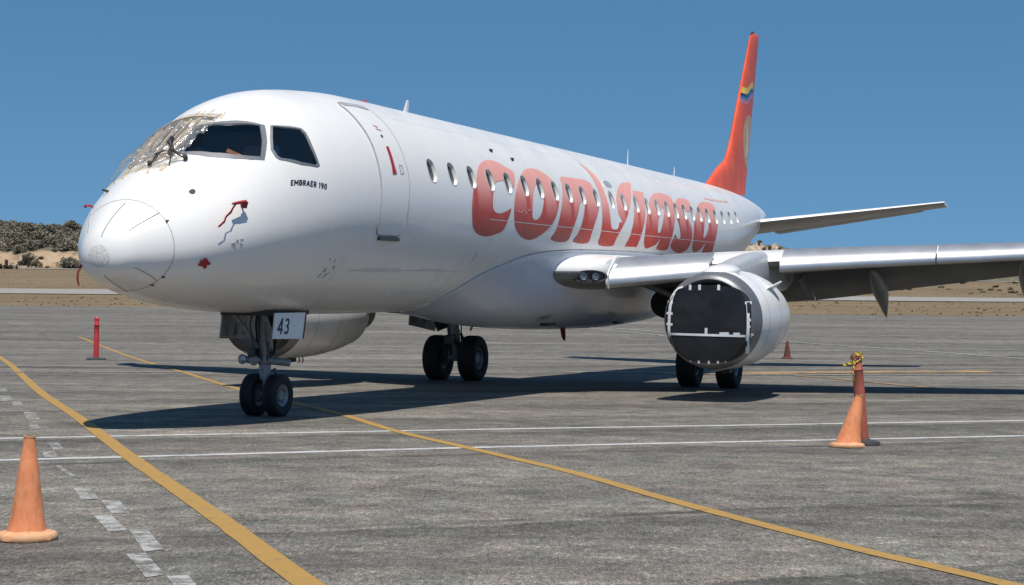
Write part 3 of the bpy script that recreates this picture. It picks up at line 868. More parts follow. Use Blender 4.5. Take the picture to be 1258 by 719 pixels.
# emergency hatch above the wing
ht = smooth_loop(T['hatch'][0], 2)
hatch = patch('wing_exit_hatch', ht, M['white'], air, 0.012, holes=[win_loops[11]], grid=0.16, dense=.08)
seal_tube(grow(ht, 0.004), 0.009, M['fineseam'], hatch)
patch('hatch_top', T['hatchtop'][0], M['seam'], hatch, 0.016, grid=10, dense=.05)

# --- big lettering, painted flush on the skin
hm = [win_loop(x, p, 0.162, 0.202) for x, p in WIN]
def letter(key):
    loops = [smooth_loop(l, 3) if key not in 'i' else l for l in T[key]]
    outer = loops[0]; inner = loops[1:]
    oa = np.array(outer)
    # windows that fall completely or partly inside: subtract by leaving those cells out
    near = [h for h in hm if oa[:, 0].min() - .2 < np.mean([p[0] for p in h]) < oa[:, 0].max() + .2]
    od = densify(outer, 0.09); inn = [densify(h, 0.09) for h in inner]
    x0, x1 = oa[:, 0].min(), oa[:, 0].max(); p0, p1 = oa[:, 1].min(), oa[:, 1].max()
    g = 0.06
    Gr = np.array([(a, b) for a in np.arange(x0, x1, g) for b in np.arange(p0, p1, g / PS)])
    Gr = Gr[in_poly(Gr, od)]
    xp, F = cdt([tuple(q) for q in Gr], [od] + inn + near)
    C = np.array([np.mean([xp[i] for i in f], 0) for f in F])
    k = in_poly(C, od)
    for h in inn + near: k &= ~in_poly(C, h)
    o = surf_mesh('letter', xp, [f for f, q in zip(F, k) if q], M['red'], air, 0.0055)
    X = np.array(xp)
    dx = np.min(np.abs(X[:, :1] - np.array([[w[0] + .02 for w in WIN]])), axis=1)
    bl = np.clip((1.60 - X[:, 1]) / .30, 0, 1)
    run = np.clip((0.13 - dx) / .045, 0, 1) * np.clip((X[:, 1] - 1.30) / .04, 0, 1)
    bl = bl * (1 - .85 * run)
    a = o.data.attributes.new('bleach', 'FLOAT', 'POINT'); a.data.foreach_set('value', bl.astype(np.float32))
    return o
for key in ('c', 'o', 'n', 'v', 'i', 'a1', 's', 'a2'): letter(key)

# --- small lettering under the side window: strokes on a unit-height grid, merged per glyph
def arc(cx, cy, rx, ry, a0, a1, n=10):
    return [(cx + rx * math.cos(math.radians(a0 + (a1 - a0) * k / n)), cy + ry * math.sin(math.radians(a0 + (a1 - a0) * k / n))) for k in range(n + 1)]
GLYPH = {
 'E': (.50, [[(.09, 0), (.09, 1)], [(.0, .92), (.50, .92)], [(.0, .5), (.44, .5)], [(.0, .08), (.50, .08)]]),
 'M': (.80, [[(.09, 0), (.09, 1)], [(.71, 0), (.71, 1)], [(.09, .95), (.40, .30)], [(.71, .95), (.40, .30)]]),
 'B': (.58, [[(.09, 0), (.09, 1)], [(.09, .92), (.30, .92)] + arc(.30, .715, .18, .205, 90, -90) + [(.09, .51)], [(.09, .51), (.32, .51)] + arc(.32, .295, .19, .215, 90, -90) + [(.09, .08)]]),
 'R': (.58, [[(.09, 0), (.09, 1)], [(.09, .92), (.30, .92)] + arc(.30, .69, .19, .23, 90, -90) + [(.09, .46)], [(.26, .46), (.52, .0)]]),
 'A': (.66, [[(.07, 0), (.33, .96)], [(.59, 0), (.33, .96)], [(.17, .30), (.49, .30)]]),
 '1': (.34, [[(.22, 0), (.22, 1)], [(.22, .94), (.04, .78)]]),
 '9': (.56, [arc(.28, .68, .19, .24, 0, 360, 20), [(.47, .68)] + arc(.28, .45, .19, .37, 20, -120)]),
 '0': (.56, [arc(.28, .5, .19, .42, 0, 360, 24)]),
 '4': (.60, [[(.44, 0), (.44, 1)], [(.46, .96), (.06, .30)], [(.0, .29), (.60, .29)]]),
 '3': (.56, [arc(.27, .73, .19, .20, 150, -90, 14) + arc(.27, .29, .21, .22, 90, -150, 14)]),
}
def glyphs(body, w=0.21, gap=0.13):
    """(verts 2D, triangles) for every character of body, and the total length"""
    out = []; x0 = 0.0
    for ch in body:
        if ch == ' ': x0 += .34; continue
        wd, strokes = GLYPH[ch]
        quads = []
        for s in strokes:
            s = [np.array(q) for q in s]
            s = [q for k, q in enumerate(s) if k == 0 or np.linalg.norm(q - s[k - 1]) > 1e-4]
            L = []; Rr = []
            for k, q in enumerate(s):
                a = s[max(k - 1, 0)]; b = s[min(k + 1, len(s) - 1)]
                d = (b - a) / (np.linalg.norm(b - a) + 1e-9); nn_ = np.array([-d[1], d[0]])
                L.append(q + nn_ * w / 2); Rr.append(q - nn_ * w / 2)
            for k in range(len(s) - 1): quads.append([L[k], L[k + 1], Rr[k + 1], Rr[k]])
        co = []; ed = []
        for q in quads:
            k = len(co); co += [Vector((float(v[0]), float(v[1]))) for v in q]; ed += [(k + i, k + (i + 1) % 4) for i in range(4)]
        v, e, f, *_ = delaunay_2d_cdt(co, ed, [], 0, 1e-5)
        fs = []
        for t in f:
            c = np.array([[sum(v[i].x for i in t) / 3, sum(v[i].y for i in t) / 3]])
            if any(in_poly(c, np.array(q))[0] for q in quads): fs.append(tuple(t))
        out.append(([(q.x + x0, q.y) for q in v], fs))
        x0 += wd + gap
    return out, x0 - gap
GL, GLEN = glyphs('EMBRAER 190')
A = np.array((2.431, 1.2489)); B = np.array((3.174, 1.3884)); Cq = np.array((2.465, 1.2060))
for v, f in GL:
    v = np.array(v)
    xp = A + (v[:, :1] / GLEN) * (B - A) + v[:, 1:] * (Cq - A)
    surf_mesh('lettering', xp, f, M['ink'], air, 0.0035)

# --- probes, covers, stickers
patch('red_cross_cover', T['cross'][0], M['redflag'], air, 0.012, grid=10, dense=.03)
patch('static_port', T['blackport'][0], M['black'], air, 0.010, grid=10, dense=.03)
def ribbon3(name, pts, widths, normal, mat, parent, th=0.004):
    mb = MB(); V = []
    n = len(pts); nv = Vector(normal).normalized()
    for i in range(n):
        p = Vector(pts[i]); d = (Vector(pts[min(i + 1, n - 1)]) - Vector(pts[max(i - 1, 0)])).normalized()
        s = d.cross(nv).normalized() * widths[i] / 2
        V += [p - s - nv * th, p + s - nv * th, p + s + nv * th, p - s + nv * th]
    F = [(4*i + k, 4*i + (k + 1) % 4, 4*i + 4 + (k + 1) % 4, 4*i + 4 + k) for i in range(n - 1) for k in range(4)]
    F += [(3, 2, 1, 0), tuple(4*(n - 1) + k for k in range(4))]
    return mb.add(V, F).build(name, mat, parent)
def fp(x, ph, off): return Vector(onfus(np.array([x]), np.array([ph]), off)[0])
pr = MB().tube([fp(1.52, 1.20, 0.0), fp(1.50, 1.20, 0.10), fp(1.30, 1.16, 0.135)], [0.018, 0.016, 0.012], 10).build('pitot_probe', M['steel'], air)
cv = MB().tube([fp(1.31, 1.16, 0.135), fp(1.40, 1.175, 0.13), fp(1.51, 1.195, 0.115)], [0.015, 0.020, 0.026], 10).build('pitot_cover', M['redflag'], air)
MB().box(fp(1.50, 1.215, 0.085), (0.07, 0.05, 0.085), Matrix.Rotation(.3, 3, 'X')).build('cover_sleeve', M['darkred'], cv)
ribbon3('streamer', [fp(1.36, 1.17, 0.135), fp(1.30, 1.20, 0.125), fp(1.25, 1.24, 0.12), fp(1.18, 1.27, 0.10), fp(1.14, 1.32, 0.10), fp(1.06, 1.36, 0.085)],
        [0.030, 0.026, 0.034, 0.026, 0.032, 0.024], (0.3, -1, 0.35), M['redflag'], cv)
pr = MB().tube([fp(0.346, -1.99, 0.0), fp(0.346, -1.99, 0.03)], [0.016, 0.014], 8).build('pitot_probe', M['redflag'], air)
ribbon3('streamer', [fp(.346, -1.99, .01), fp(.346, -1.99, .05) + Vector((0, 0, -.06)), fp(.346, -1.99, .05) + Vector((0, .01, -.14)), fp(.346, -1.99, .04) + Vector((0, .0, -.23))], [0.02, 0.028, 0.028, 0.02], (1, 0.3, 0), M['darkred'], pr)
MB().tube([fp(0.96, -0.60, 0.0), fp(0.90, -0.60, 0.07)], [0.02, 0.014], 8).build('ice_detector', M['darksteel'], air)
MB().tube([fp(0.90, -0.90, 0.0), fp(0.86, -0.90, 0.07), fp(0.78, -0.89, 0.09)], [0.014, 0.012, 0.02], 8).build('pitot_probe', M['redflag'], air)
# antennas on the crown
def blade(x, y, h, c):
    z = float(ZTf(math.sqrt(x))) - 0.015
    mb = MB(); V = []
    for zz, x0, x1, t in ((0, x, x + c, .02), (h, x + c * .75, x + c * 1.25, .008)):
        for px, s in ((x0, 0), ((x0 * .65 + x1 * .35), 1), (x1, 0), ((x0 * .65 + x1 * .35), -1)):
            V.append((px, y + s * t, z + zz))
    mb.add(V, [(0, 1, 5, 4), (1, 2, 6, 5), (2, 3, 7, 6), (3, 0, 4, 7), (4, 5, 6, 7), (3, 2, 1, 0)])
    return mb.build('blade_antenna', M['white'], air, False)
blade(8.55, 0, 0.26, 0.22); blade(21.4, 0, 0.42, 0.10); blade(25.6, 0, 0.30, 0.12)
MB().lathe([(0, .06), (.04, .055), (.075, .03), (.085, .001)], (7.1, 0, 4.745), (0, 0, 1), 14).build('beacon_light', M['redflag'], air)
for xx, pp in ((9.7, .86), (10.55, .93)):
    q = fp(xx, pp, 0.01)
    MB().box(q, (.10, .03, .05)).build('drain_mast', M['darksteel'], air)
# thin skin joints round the barrel
def hoop(x, p0, p1, w=0.008, nm='panel_joint', mat='fineseam'):
    n = 40
    ph = np.linspace(p0, p1, n)
    A = onfus(np.full(n, x - w / 2), ph, 0.0035); B = onfus(np.full(n, x + w / 2), ph, 0.0035)
    V = list(A) + list(B); F = [(k, k + 1, n + k + 1, n + k) for k in range(n - 1)]
    return mesh(nm, V, F, M[mat], air)
hoop(RX - 0.003, -math.pi, math.pi, 0.007, 'radome_joint', 'seam')
for hx_ in (9.0, 12.3, 15.2, 18.7, 21.9, 25.1): hoop(hx_, -.2, 1.9, 0.006)
hoop(4.15, -.6, .45, 0.006); hoop(3.9, 2.05, 2.9); hoop(6.15, -1.2, 0.6); hoop(8.0, 1.9, 2.9); hoop(28.1, .3, 2.6)
def lap(ph, x0, x1, w=0.012, mat='fineseam'):
    n = int((x1 - x0) / .4) + 2
    xs = np.linspace(x0, x1, n)
    A = onfus(xs, np.full(n, ph - w / 3.2), 0.0066); B = onfus(xs, np.full(n, ph + w / 3.2), 0.0066)
    return mesh('lap_joint', list(A) + list(B), [(k, k + 1, n + k + 1, n + k) for k in range(n - 1)], M[mat], air)
lap(1.66, 8.8, 27.6, 0.012, 'reveal')
lap(.66, 6.2, 27.6, 0.007); lap(2.22, 4.2, 8.4, 0.008)

# --- faint access panels, stencils and scuffs on the skin
def panel_outline(x0, x1, p0, p1, w=0.007, mat='fineseam'):
    lp = [(x0, p0), (x1, p0), (x1, p1), (x0, p1)]
    L = densify(lp, 0.12)
    inn = [(a + (w if abs(a - x0) < 1e-6 else -w if abs(a - x1) < 1e-6 else 0), b + (w / PS if abs(b - p0) < 1e-6 else -w / PS if abs(b - p1) < 1e-6 else 0)) for a, b in L]
    La = np.array(L); I = np.array(inn); n = len(L)
    V = list(onfus(La[:, 0], La[:, 1], 0.004)) + list(onfus(I[:, 0], I[:, 1], 0.004))
    return MB().add(V, [(k, (k + 1) % n, n + (k + 1) % n, n + k) for k in range(n)]).build('access_panel', M[mat], air)
for q in ((4.7, 5.9, 2.20, 2.24), (6.6, 7.5, 2.2, 2.5),  (25.6, 26.3, 1.72, 1.95), (28.4, 28.9, 1.2, 1.75)):
    panel_outline(*q)
M['scuff'] = simple('grey_scuff', (0.34, 0.33, 0.32), 0.7, 0, 0.3, 20)
M['stencil'] = simple('faded_red_stencil', (0.62, 0.36, 0.34), 0.6, 0, 0.2, 20)
rs = random.Random(3)
for k in range(9):
    x = 3.62 + rs.uniform(-.10, .14); ph = 2.16 + rs.uniform(-.10, .10)
    strip_on('scuff_mark', (x, ph), (x + rs.uniform(-.12, .05), ph + rs.uniform(.02, .06)), rs.uniform(.008, .018), M['scuff'], air, 0.006, 3)
for k in range(7):
    x = 1.36 + rs.uniform(-.09, .12); ph = 1.62 + rs.uniform(-.04, .04)
    strip_on('scuff_mark', (x, ph), (x + rs.uniform(.02, .05), ph + rs.uniform(-.03, .03)), rs.uniform(.008, .014), M['scuff'], air, 0.006, 2)
for k in range(6):
    x = 10.1 + k * .12; ph = 1.53 + rs.uniform(-.02, .02)
    strip_on('scuff_mark', (x, ph), (x + .06, ph + .008), .02, M['stencil'], air, 0.011, 2)
strip_on('stencil', (5.15, .83), (5.25, .85), .02, M['stencil'], air, 0.022, 3); strip_on('stencil', (5.16, .87), (5.30, .89), .016, M['stencil'], air, 0.022, 3)
strip_on('drip_stain', (8.55, 1.99), (8.50, 2.10), .018, M['scuff'], air, 0.006, 3)
for k in range(16):
    x = 24.2 + k * .17
    strip_on('stencil', (x, .93 + rs.uniform(-.008, .008)), (x + .12, .93 + rs.uniform(-.01, .01)), .05, M['stencil'], air, 0.006, 2)
def slab(name, quad, th, mat, parent):
    q = [Vector(p) for p in quad]
    n = (q[1] - q[0]).cross(q[3] - q[0]).normalized() * th
    return MB().add(q + [p + n for p in q], [(3, 2, 1, 0), (4, 5, 6, 7), (0, 1, 5, 4), (1, 2, 6, 5), (2, 3, 7, 6), (3, 0, 4, 7)]).build(name, mat, parent, False)
# --- wing-to-body fairing (belly)
SEAMX = [8.22, 8.31, 8.64, 9.18, 10.0, 11.0, 12.2, 14.0, 16.2, 18.6, 21.0, 23.0, 24.6, 25.2]
SEAMP = pchip(SEAMX, [3.10, 2.69, 2.45, 2.246, 2.11, 1.994, 1.936, 1.902, 1.89, 1.885, 1.95, 2.2, 2.65, 3.10])
BOT = pchip([8.22, 9.45, 10.9, 12.5, 14.2, 16.5, 18.4, 21, 23.6, 25.2], [0, .085, .25, .35, .42, .47, .49, .44, .26, 0])
xs = list(np.linspace(8.225, 9.2, 16)) + list(np.arange(9.4, 23.0, .3)) + list(np.linspace(23.1, 25.19, 12))
NU = 26
V = []; F = []
for x in xs:
    s = float(SEAMP(x)); b = float(BOT(x))
    for sg in (1, -1):
        us = np.linspace(0, 1, NU)
        ph = s + (math.pi - s) * us
        t = np.clip((ph - s) / 0.75, 0, 1); sm = t * t * (3 - 2 * t)
        off = 0.016 + b * sm
        off[0] = -0.01
        P = onfus(np.full(NU, x), ph * sg, off)
        V += [tuple(p) for p in (P if sg == 1 else P[::-1][1:])]
W1 = 2 * NU - 1
F = [(i*W1 + k, i*W1 + k + 1, (i + 1)*W1 + k + 1, (i + 1)*W1 + k) for i in range(len(xs) - 1) for k in range(W1 - 1)]
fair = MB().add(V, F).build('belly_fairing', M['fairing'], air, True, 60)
# the edge seal along the fairing
n = 60
for sg in (1, -1):
    x_ = np.concatenate([np.linspace(8.3, 9.2, 20), np.linspace(9.3, 22.5, 40)])
    p_ = SEAMP(x_)
    pts = [Vector(q) for q in onfus(x_, p_ * sg, 0.006)]
    MB().tube(pts, 0.011, 6).build('fairing_seal', M['seam'], fair)
# small drains and the red ribbon below the belly
MB().box((13.2, -0.95, 1.12), (0.55, 0.14, 0.05)).build('belly_vent', M['black'], fair)
MB().box((17.4, -1.05, 1.07), (0.45, 0.12, 0.05)).build('belly_vent', M['black'], fair)
MB().tube([(16.2, -0.2, 0.97), (16.25, -0.2, 0.80), (16.32, -0.2, 0.70)], [0.06, 0.05, 0.02], 8).build('drain_mast', M['darkred'], fair)
# landing-gear well opening seen behind the fairing
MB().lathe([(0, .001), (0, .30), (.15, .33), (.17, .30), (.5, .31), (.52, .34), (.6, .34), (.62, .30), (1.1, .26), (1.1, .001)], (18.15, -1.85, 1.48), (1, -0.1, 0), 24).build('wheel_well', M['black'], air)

# --- wings
LEx = lambda y: 13.8 + 0.51 * (y - 2.0)
STA = [1.0, 1.5, 1.75, 1.94, 1.97, 3.0, 3.8, 4.95, 6.5, 8.0, 9.8, 11.5, 13.2]
WLE = pchip([1.0, 1.5, 1.75, 1.94, 1.97, 4.95, 9.8, 13.2], [11.8, 12.72, 13.15, 13.50, 13.98, 15.52, 18.02, 19.82])
WTE = pchip([1.0, 4.9, 9.8, 13.2], [19.75, 19.62, 20.55, 21.2])
WZ = pchip([1.0, 1.94, 1.97, 4.95, 9.4, 13.2], [2.14, 2.15, 2.16, 2.37, 2.63, 2.90])
WT = pchip([1.0, 4.9, 9.8, 13.2], [0.094, 0.118, 0.108, 0.10])
TWI = pchip([1.0, 4.9, 13.2], [1.8, 1.2, -0.8])
def yth(t, tc):
    return 5 * tc * (.2969 * np.sqrt(t) - .126 * t - .3516 * t*t + .2843 * t**3 - .1036 * t**4)
def aft_upper(t): return 0.012 * np.sin(np.pi * t)
def wpt(y, t, side, sg):
    c = float(WTE(y) - WLE(y)); th = float(yth(np.array(t), float(WT(y)))) * c
    z = float(WZ(y)) + float(aft_upper(t)) * c + side * th
    x = float(WLE(y)) + t * c
    z -= math.sin(math.radians(float(TWI(y)))) * t * c
    return (x, sg * y, z)
def closed_loft(rings, caps=True):
    n = len(rings[0]); V = [p for r in rings for p in r]; F = []
    for i in range(len(rings) - 1):
        for k in range(n): F.append((i*n + k, i*n + (k + 1) % n, (i + 1)*n + (k + 1) % n, (i + 1)*n + k))
    if caps:
        F.append(tuple(range(n))); F.append(tuple((len(rings) - 1)*n + k for k in range(n)))
    return V, F
def wring(y, t0, t1, sg, n=14):
    ts = t0 + (t1 - t0) * (0.5 - 0.5 * np.cos(np.linspace(0, math.pi, n)))
    if t0 == 0: ts = t1 * (np.linspace(0, 1, n) ** 1.9)
    up_ = [wpt(y, t, 1, sg) for t in ts[::-1]]; lo = [wpt(y, t, -1, sg) for t in ts[1:]]
    return up_ + lo
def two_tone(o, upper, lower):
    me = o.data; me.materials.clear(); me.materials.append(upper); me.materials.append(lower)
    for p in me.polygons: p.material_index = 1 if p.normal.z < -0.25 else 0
SLAT = [(.54, .335), (.40, .285), (.22, .185), (.10, .105), (.035, .025), (.004, -.045), (.004, -.095), (.03, -.140), (.075, -.158), (.115, -.150), (.12, -.10), (.15, -.01), (.24, .11), (.40, .22)]
SLZ = pchip([1.9, 2.0, 5.0, 9.4, 13.2], [2.0, 2.01, 2.29, 2.54, 2.78])
SLS = pchip([1.9, 4.0, 7.0, 13.2], [1.28, 1.05, 0.88, 0.62])
def make_wing(sg):
    mb = MB()
    inner = [wring(y, 0, 0.76, sg) for y in STA if y <= 9.8]
    mb.add(*closed_loft(inner))
    outer = [wring(y, 0, 1.0, sg) for y in (9.803, 10.6, 11.5, 12.4, 13.2)]
    mb.add(*closed_loft(outer))
    # upper skin behind the box (spoilers) reaching over the flap gap
    V = []; F = []
    ys = [1.3, 2, 3, 4, 4.9, 6, 7, 8, 9, 9.8]
    for y in ys:
        for t in (0.74, 0.80, 0.88):
            a = wpt(y, t, 1, sg); V.append((a[0], a[1], a[2] + 0.003))
        for t in (0.88, 0.80, 0.74):
            a = wpt(y, t, 1, sg); V.append((a[0], a[1], a[2] - 0.03))
    for i in range(len(ys) - 1):
        for k in range(6): F.append((i*6 + k, i*6 + (k + 1) % 6, (i + 1)*6 + (k + 1) % 6, (i + 1)*6 + k))
    F.append(tuple(range(6))); F.append(tuple((len(ys) - 1)*6 + k for k in range(6)))
    mb.add(V, F)
    w = mb.build('wing', M['white'], air, True, 40)
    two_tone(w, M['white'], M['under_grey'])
    for (a, b) in ((1.985, 3.72), (5.0, 7.81), (7.84, 10.4), (10.43, 12.9)):
        rings = []
        for y in np.linspace(a, b, 9):
            s = float(SLS(y)); zx = float(SLZ(y)); x0 = LEx(y)
            rings.append([(x0 + dx * s, sg * y, zx + dz * s) for dx, dz in SLAT])
        sl = MB().add(*closed_loft(rings)).build('slat', M['alu'], w, True, 50)
    rib = [(LEx(1.96) + .06 + (dx - .2) * 1.36, (dz * 1.36)) for dx, dz in SLAT[:11]]
    rings = [[(x + .13, sg * y, 2.02 + z) for x, z in rib] for y in (1.95, 1.985)]
    MB().add(*closed_loft(rings)).build('slat_rib', M['wing_grey'], w, True, 40)
    # flaps, drooped
    for (a, b) in ((1.62, 4.89), (4.90, 9.74)):
        rings = []
        for y in np.linspace(a, b, 7):
            c = float(WTE(y) - WLE(y)); fc = min(0.34 * c, 1.32)
            hx, hy, hz = wpt(y, 0.755, -1, sg)
            ang = math.radians(33)
            ring = []
            ts = [1, .8, .6, .4, .22, .1, .03, 0, .03, .1, .22, .4, .6, .8]
            for k, t in enumerate(ts):
                th = float(yth(np.array(t), 0.15)) * fc * (1 if k <= 7 else -0.7)
                dx, dz = t * fc, th + 0.09
                ring.append((hx + 0.0 + dx * math.cos(ang) + dz * math.sin(ang), sg * y, hz - 0.02 + 0.02 - dx * math.sin(ang) + dz * math.cos(ang)))
            rings.append(ring)
        fl = MB().add(*closed_loft(rings)).build('flap', M['wing_grey'], w, True, 40)
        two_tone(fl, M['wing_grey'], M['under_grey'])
    # flap track canoes
    for y, dx, dz, s in ((6.42, -0.05, 0.0, 1.3), (9.33, .95, 0.24, 1.1)):
        pth = [(17.75, 2.22, .01), (18.0, 2.14, .09), (18.4, 2.02, .15), (18.85, 1.88, .175), (19.25, 1.70, .155), (19.6, 1.49, .10), (19.85, 1.31, .045), (19.97, 1.20, .006)]
        V = []; F = []; n = 14
        for (px, pz, r) in pth:
            for k in range(n):
                t = 2 * math.pi * k / n
                V.append((px + dx, sg * y + r * 0.72 * s * math.cos(t), pz + dz + r * 1.15 * min(s, 1.15) * math.sin(t)))
        for i in range(len(pth) - 1):
            for k in range(n): F.append((i*n + k, i*n + (k + 1) % n, (i + 1)*n + (k + 1) % n, (i + 1)*n + k))
        F += [tuple(range(n)), tuple((len(pth) - 1)*n + k for k in range(n))]
        MB().add(V, F).build('flap_fairing', M['under_grey'], w, True, 50)
    # small plate at the inboard end of the outer flap
    slab('flap_end_plate', [Vector((17.3, sg * 5.02, 2.02)), Vector((17.75, sg * 5.02, 2.12)), Vector((18.5, sg * 5.05, 1.62)), Vector((18.0, sg * 5.05, 1.78))], 0.05, M['under_grey'], w)
    # winglet
    rings = []
    for (y, x0, z0, c, th) in ((13.2, 19.82, 2.90, 1.38, .10), (13.55, 20.0, 2.95, 1.22, .09), (13.85, 20.2, 3.12, 1.08, .08), (14.05, 20.45, 3.5, .92, .07), (14.2, 20.85, 4.05, .70, .06), (14.3, 21.2, 4.35, .40, .03)):
        nx = min(1.0, max(0, (y - 13.3) / .6))
        ring = []
        for k, t in enumerate([1, .8, .6, .4, .22, .1, .03, 0, .03, .1, .22, .4, .6, .8]):
            h = float(yth(np.array(t), th)) * c * (1 if k <= 7 else -1)
            ring.append((x0 + t * c, sg * (y - h * nx), z0 + h * (1 - nx * .8)))
        rings.append(ring)
    MB().add(*closed_loft(rings)).build('winglet', M['orange'], w, True, 50)
    # landing light in the wing root leading edge
    return w
wings = {sg: make_wing(sg) for sg in (-1, 1)}
for sg in (-1, 1):
    n_ = Vector((-0.80, sg * 0.57, 0.05)).normalized()
    side = Vector((0, 0, 1)).cross(n_).normalized()
    c = Vector((13.17, sg * 1.80, 2.04)) + n_ * 0.02
    V = []; m = 28
    for k in range(m):
        t = 2 * math.pi * k / m
        e = side * (0.36 * math.cos(t)) * sg + Vector((0, 0, 1)) * (0.125 * math.sin(t) * (1.0 - .35 * math.cos(t) * 0))
        V.append(c + e - n_ * 0.06 * math.cos(t)**2)
    V2 = [v + n_ * 0.05 for v in V]
    ins = [c + (v - c) * 0.86 + n_ * 0.052 for v in V]
    ins2 = [c + (v - c) * 0.80 + n_ * 0.0 for v in V]
    allv = V + V2 + ins + ins2
    F = [(r*m + k, r*m + (k + 1) % m, (r + 1)*m + (k + 1) % m, (r + 1)*m + k) for r in range(3) for k in range(m)]
    hs = MB().add(allv, F + [tuple(3*m + k for k in range(m))]).build('landing_light', M['darksteel'], wings[sg], True, 35)
    for q in (-0.10, 0.14):
        MB().lathe([(0, 0.001), (0.01, .045), (0.03, .068), (0.04, .072), (0.04, .06), (0.025, .05), (0.02, .001)], c + side * q * sg + n_ * 0.0, n_, 18).build('lamp', M['lampglass'], hs)

# --- engines
def make_engine(sg):
    cy, cz, cx = sg * 4.53, 1.27, 11.58
    RS = 0.955
    O = (cx, cy, cz); AX = (1, 0, 0)
    prof = [(.40, .9195), (.65, .938), (.9, .948), (1.5, .957), (2.2, .935), (2.9, .868), (3.5, .77), (3.5, .73), (2.8, .70)]
    nac = MB().lathe([(a, b * RS) for a, b in prof], O, AX, 64).build('engine_nacelle', M['nacelle'], air, True, 40)
    MB().lathe([(a, b * RS) for a, b in ((.6, .655), (.35, .66), (.12, .68), (.03, .722), (0, .765), (.02, .81), (.07, .850), (.16, .886), (.28, .906), (.397, .9195))], O, AX, 64).build('inlet_lip', M['lip'], nac, True, 60)
    MB().lathe([(2.8, .60), (3.5, .56), (4.2, .46), (4.5, .40), (4.5, .36), (4.3, .3), (4.9, .10), (5.05, .001)], O, AX, 40).build('exhaust_nozzle', M['darksteel'], nac, True, 30)
    MB().lathe([(.62, .001), (.62, .656)], O, AX, 40).build('fan_face', M['black'], nac)
    # cowl joints
    for xx, rr in ((.90, .9495), (1.9, .9505)):
        MB().lathe([(xx - .006, rr * RS + .001), (xx + .006, rr * RS + .001)], O, AX, 64).build('cowl_joint', M['seam'], nac)
    MB().box((cx + 0.75, cy - sg * 0.0, cz - 0.955 * RS), (1.1, 0.012, 0.02)).build('cowl_joint', M['seam'], nac)
    # black cover sheets taped over the inlet
    def edge(t):
        c, s = math.cos(t), math.sin(t); e = 2 / 3.2
        return 0.805 * math.copysign(abs(c) ** e, c), (0.655 if s > 0 else 0.775) * math.copysign(abs(s) ** (2 / (3.2 if s > 0 else 2.5)), s)
    def sheet_x(a, b):
        r = math.hypot(a, b)
        f = max(0.0, 1 - (r / .83) ** 4)
        wr = 0.012 * noise.noise((a * 3.1, b * 3.1, sg * 3.0)) + 0.006 * noise.noise((a * 9, b * 7, 2.0))
        lip = -0.016 if r < .79 else (-0.016 + (r - .79) * 1.0 + max(0, r - .835) * 2)
        return min(lip, -0.016 + 2.0 * max(0, r - .82)) - 0.03 * f + wr * f
    split = -0.255
    def sheet_part(z0, z1, nm):
        nn, mm = 30, 22
        V = []; F = []
        for j in range(mm + 1):
            b = z0 + (z1 - z0) * j / mm
            s = min(1.0, abs(b) / (0.655 if b > 0 else 0.775)); ex = 3.2 if b > 0 else 2.5
            hw = 0.805 * max(0.0, 1 - s ** ex) ** (1 / 3.2)
            for i in range(nn + 1):
                a = -hw + 2 * hw * i / nn
                V.append((cx + sheet_x(a, b), cy + a * RS, cz + b * RS))
        for j in range(mm):
            for i in range(nn): F.append((j*(nn+1) + i, j*(nn+1) + i + 1, (j+1)*(nn+1) + i + 1, (j+1)*(nn+1) + i))
        return MB().add(V, F).build(nm, M['sheet'], nac, True, 80)
    sheet_part(split, 0.654, 'inlet_cover'); sheet_part(-0.774, split - 0.003, 'inlet_cover')
    def tape(pts, w):
        if sg > 0: return None      # no tape shows on the far engine
        V = []; F = []
        n = len(pts)
        for i, (a, b) in enumerate(pts):
            p = pts[max(i - 1, 0)]; q = pts[min(i + 1, n - 1)]
            d = Vector((q[0] - p[0], q[1] - p[1], 0)).normalized(); s = Vector((-d.y, d.x, 0)) * (w / 2) * (1 + .12 * noise.noise((a * 13, b * 13, 1)))
            for e in (-1, 1):
                aa, bb = a + s.x * e, b + s.y * e
                V.append((cx + sheet_x(aa, bb) - 0.009, cy + aa * RS, cz + bb * RS))
        F = [(2*i, 2*i + 1, 2*i + 3, 2*i + 2) for i in range(n - 1)]
        return MB().add(V, F).build('tape_strip', M['tape_white'], nac, True, 80)
    lin = lambda a, b, n=14: [(a[0] + (b[0] - a[0]) * k / n, a[1] + (b[1] - a[1]) * k / n) for k in range(n + 1)]
    tape(lin((-.80, split - .02), (.80, split + .0)), .042)
    # camera sees the port engine with +y on the left
    tape([(.64, .53), (.69, .42), (.72, .25), (.735, .05), (.74, -.15), (.735, -.28), (.70, -.45), (.66, -.53)], .055)
    for b in (.33, .12, -.08): tape([(.67, b), (.79, b + .01)], .045)
    tape([(-.735, .36), (-.75, .1), (-.75, -.15), (-.735, -.35), (-.71, -.52), (-.69, -.60)], .052)
    tape([(.64, .53), (.58, .59), (.48, .62)], .035)
    for a in (.34, .16, -.20): tape([(a, .56), (a, .66)], .05)
    for a in (.30, .14, -.05, -.22, -.36): tape([(a + .03, -.74), (a + .03, -.80 + .3 * abs(a) ** 2)], .035)
    tape([(-.69, .33), (-.79, .335)], .05); tape([(-.73, .02), (-.80, .02)], .045); tape([(-.73, -.1), (-.79, -.1)], .04); tape([(-.72, split), (-.83, split + .01)], .05)
    tape([(.03, split + .01), (.03, split + .12)], .05); tape([(-.22, split + .02), (-.40, split + .022)], .05); tape([(-.48, split + .02), (-.6, split + .022)], .04)
    # strake
    ang = math.radians(52)
    rv = Vector((0, sg * math.sin(ang), math.cos(ang))); tv = Vector((0, math.cos(ang), -sg * math.sin(ang)))
    c0 = Vector(O)
